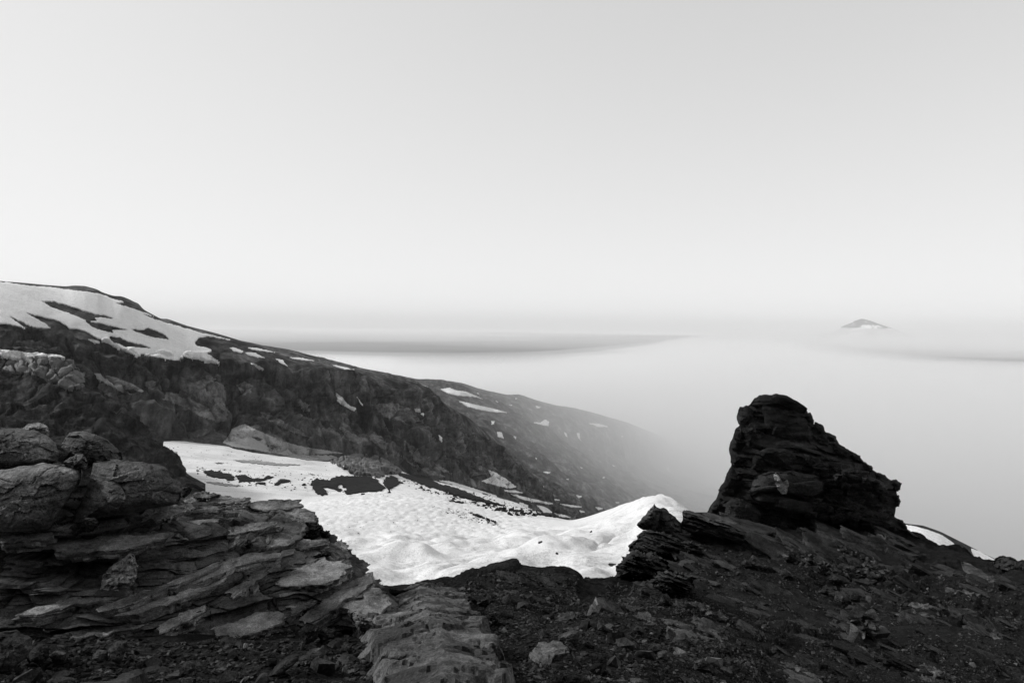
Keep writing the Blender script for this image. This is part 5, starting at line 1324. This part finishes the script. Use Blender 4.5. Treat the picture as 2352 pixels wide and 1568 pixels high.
# loose stones one can pick out, each its own thing, in five fields
FIELDS = [('among the rubble at the foot of the layered outcrop', 'loose dark stone in the rubble under the left outcrop', [(60, 1470), (430, 1500), (620, 1440), (720, 1420), (850, 1440), (860, 1600), (0, 1600), (-20, 1500)], 75, (16, 56), 6),
          ('on the broken ground between boulder and ledge', 'loose angular stone on the dark ground right of the centre boulder', [(1090, 1370), (1320, 1390), (1360, 1470), (1200, 1500), (1130, 1430)], 45, (12, 34), 5),
          ('in the rubble at the lower middle', 'angular stone in the rubble at the lower middle of the slope', [(1230, 1480), (1400, 1420), (1500, 1450), (1680, 1500), (1760, 1600), (1200, 1600)], 110, (14, 44), 6),
          ('on the open slope around the cairn', 'small stone lying on the dark slope around cairn and windbreak', [(1600, 1290), (1800, 1330), (2330, 1400), (2352, 1568), (1760, 1568), (1640, 1420)], 60, (9, 26), 3.5),
          ('on the ridge edge in front of the snow', 'small slab on the ridge edge in front of the snowfield', [(960, 1350), (1100, 1318), (1250, 1318), (1290, 1350), (1150, 1365)], 10, (14, 26), 5)]
LOOSE = []
for grp, lab, poly, cnt, (a, b), _ in FIELDS:
    poly = np.array(poly, float); got = 0; tries = 0
    while got < cnt and tries < 4000:
        tries += 1
        px_, py_ = rnd.uniform(*poly[:, 0][[poly[:, 0].argmin(), poly[:, 0].argmax()]]), rnd.uniform(poly[:, 1].min(), poly[:, 1].max())
        if not inside(poly, np.array(px_), np.array(py_)): continue
        p, nn = cast(B_GR, px_, py_)
        if p is None: continue
        w = a + (b - a) * rnd.random() ** 2.2
        o = put('stone', rnd.choice(HM), p, nn if nn.z > 0 else -nn, w / FPX * p.y * 0.62, None, lab, 'stone', 'loose stones ' + grp, sink=0.28)
        LOOSE.append((o, px_, py_, w)); got += 1
# say which one: counted outwards from a stone or structure that is easy to find
MARKS = [('bright pale stone under the left outcrop', zA([(575, 1415)])[0]), ('mottled light stone beside the centre boulder', zA([(1785, 1435)])[0]), ('long slanting slab in the rubble', zA([(1630, 1475)])[0]), ('dark boulder in the lower left corner', zA([(70, 1385)])[0]),
         ('rounded grey stone below the outcrop', zA([(1080, 1480)])[0]), ('dark boulder beside the centre boulder', zE([(170, 870)])[0]), ('pale pyramid-shaped stone', zD([(590, 1360)])[0]), ('dark slab tipped up on the rubble', zB([(430, 1050)])[0]), ('round-topped grey stone in the rubble', zB([(1400, 1170)])[0]),
         ('ribbed grey stone at the cracked plate', zB([(1205, 970)])[0]), ('two pale blocks lying side by side', zB([(705, 1420)])[0]), ('black angular stone among pale chips', zB([(1915, 1345)])[0]), ('cairn', zC([(720, 1080)])[0]), ('lower windbreak wall', zC([(560, 630)])[0]), ('rounded boulder above the cairn', zC([(660, 810)])[0]),
         ('slant-topped dark rock on the slope', zD([(1620, 900)])[0]), ('black stone right of the centre boulder', zE([(1640, 820)])[0]), ('rounded ledge on the ridge edge', zB([(300, 430)])[0]), ('dark boulder beside the long plate', zB([(2190, 1170)])[0]), ('pale-topped stone on the bare slope', zD([(1515, 1195)])[0])]
ORD = 'first second third fourth fifth sixth seventh eighth ninth tenth eleventh twelfth thirteenth fourteenth fifteenth sixteenth seventeenth eighteenth nineteenth twentieth'.split()
cells = {}
for o, px_, py_, w in LOOSE:
    dist, nm, (mx, my) = min((math.hypot(px_ - m[0], (py_ - m[1]) * 1.6), nm, m) for nm, m in MARKS)
    dx, dy = px_ - mx, (py_ - my) * 1.6
    way = ('left of' if dx < 0 else 'right of') if abs(dx) > abs(dy) else ('above' if dy < 0 else 'below')
    cells.setdefault((nm, way), []).append((dist, w, o))
for (nm, way), lst in cells.items():
    for k, (dist, w, o) in enumerate(sorted(lst, key=lambda q_: q_[0])):
        o['label'] = '%s stone, %s loose one %s the %s' % ('small' if w < 18 else ('mid-sized' if w < 28 else 'large'), ORD[min(k, 19)], way, nm)

# gravel and chips: one mass
def chips(poly, cnt, a, b, seed):
    r = np.random.default_rng(seed)
    poly = np.array(poly, float); P_, N_, S_ = [], [], []
    m = cnt * 3
    X = r.uniform(poly[:, 0].min(), poly[:, 0].max(), m); Y = r.uniform(poly[:, 1].min(), poly[:, 1].max(), m)
    ok = inside(poly, X, Y) & (fbm(np.stack([X / 60, Y / 30, X * 0], -1), 3, seed) + 0.45 > r.uniform(0, 0.9, m))
    for px_, py_ in zip(X[ok][:cnt], Y[ok][:cnt]):
        p, nn = cast(B_GR, px_, py_)
        if p is None: continue
        P_.append(p); N_.append(nn if nn.z > 0 else -nn); S_.append((a + (b - a) * r.random() ** 2.5) / FPX * p.y * 0.6)
    return np.array(P_), np.array(N_), np.array(S_)
parts_ = [chips([(-20, 1440), (450, 1480), (640, 1420), (860, 1420), (860, 1600), (-20, 1600)], 4500, 4, 24, 1), chips([(1060, 1350), (1330, 1380), (1500, 1420), (1760, 1500), (1800, 1600), (1190, 1600)], 7000, 4, 17, 2),
          chips([(1480, 1240), (1700, 1250), (2352, 1340), (2352, 1568), (1760, 1568), (1500, 1430)], 9000, 2.5, 10, 3), chips([(950, 1345), (1200, 1305), (1330, 1330), (1330, 1390), (1080, 1370)], 1500, 4, 13, 4), chips([(1400, 1340), (1560, 1330), (1660, 1420), (1500, 1440), (1340, 1400)], 1500, 4, 14, 5)]
tmpl = []
for k in range(6):
    me = hull_mesh(100 + k, 8, [0.3, 0.45, 0.6][k % 3]); v = np.array([q_.co[:] for q_ in me.vertices]); f = np.array([q_.vertices[:] for q_ in me.polygons]); tmpl.append((v, f))
VV, FF, off = [], [], 0
r = np.random.default_rng(5)
for P_, N_, S_ in parts_:
    for p, n_, s_ in zip(P_, N_, S_):
        v, f = tmpl[r.integers(6)]
        nz = n_ + r.normal(0, .35, 3); nz /= np.linalg.norm(nz)
        ax = np.cross(nz, r.normal(size=3)); ax /= np.linalg.norm(ax); ay = np.cross(nz, ax)
        VV.append((v[:, :1] * ax + v[:, 1:2] * ay + v[:, 2:] * nz) * s_ + p + nz * s_ * 0.12); FF.append(f + off); off += len(v)
gm = new_mesh('gravel', np.vstack(VV), np.vstack(FF), False); gm.materials.append(M_STONE)
gravel_o = link('gravel', gm, None, None, 'fine dark gravel and rock chips scattered over the slope', 'gravel', None, 'stuff')

# dark stones melted into the snow
for k, (px_, py_, s_, lab) in enumerate([(1242, 1246, .22, 'small dark stone melted into the snow, left of the mound'), (1279, 1271, .12, 'tiny dark stone on the snow between two larger ones'), (1407, 1297, .28, 'dark stone on the snow near the ledges'), (1358, 1222, .15, 'small dark stone high on the snow mound')]):
    p, nn = cast(B_G, px_, py_)
    if p is not None: put('stone', HM[k], p, (0, 0, 1), s_ * 1.2, None, lab, 'stone', sink=0.3)

# debris strewn on the upper glacier round the moraine bands
r = np.random.default_rng(9)
VV, FF, off = [], [], 0
for poly, cnt, a, b in (([(440, 1070), (560, 1080), (700, 1085), (900, 1095), (900, 1140), (700, 1130), (500, 1115)], 420, 0.15, 0.9), ([(340, 1012), (640, 1050), (900, 1090), (690, 1090), (400, 1060)], 160, 0.15, 0.6), ([(880, 1090), (1060, 1120), (1320, 1190), (1180, 1185), (960, 1125)], 500, 0.2, 1.1), ([(980, 1160), (1080, 1170), (1160, 1215), (1060, 1190)], 140, 0.12, 0.35), ([(700, 1180), (1100, 1170), (1150, 1220), (760, 1225)], 120, 0.05, 0.2)):
    poly = np.array(poly, float); k = 0; tries = 0
    while k < cnt and tries < 9 * cnt:
        tries += 1
        px_, py_ = r.uniform(poly[:, 0].min(), poly[:, 0].max()), r.uniform(poly[:, 1].min(), poly[:, 1].max())
        if not inside(poly, np.array(px_), np.array(py_)): continue
        p, nn = cast(B_G, px_, py_)
        if p is None: continue
        k += 1; s_ = a + (b - a) * r.random() ** 3
        v, f = tmpl[r.integers(6)]
        nz = np.array([0, 0, 1.0]) + r.normal(0, .3, 3); nz /= np.linalg.norm(nz)
        ax = np.cross(nz, r.normal(size=3)); ax /= np.linalg.norm(ax); ay = np.cross(nz, ax)
        VV.append((v[:, :1] * ax + v[:, 1:2] * ay + v[:, 2:] * nz) * s_ + np.array(p)); FF.append(f + off); off += len(v)
dm = new_mesh('moraine_debris', np.vstack(VV), np.vstack(FF), False); dm.materials.append(M_MOR)
link('moraine_debris', dm, None, None, 'dark rock debris strewn over the upper glacier', 'debris', None, 'stuff')
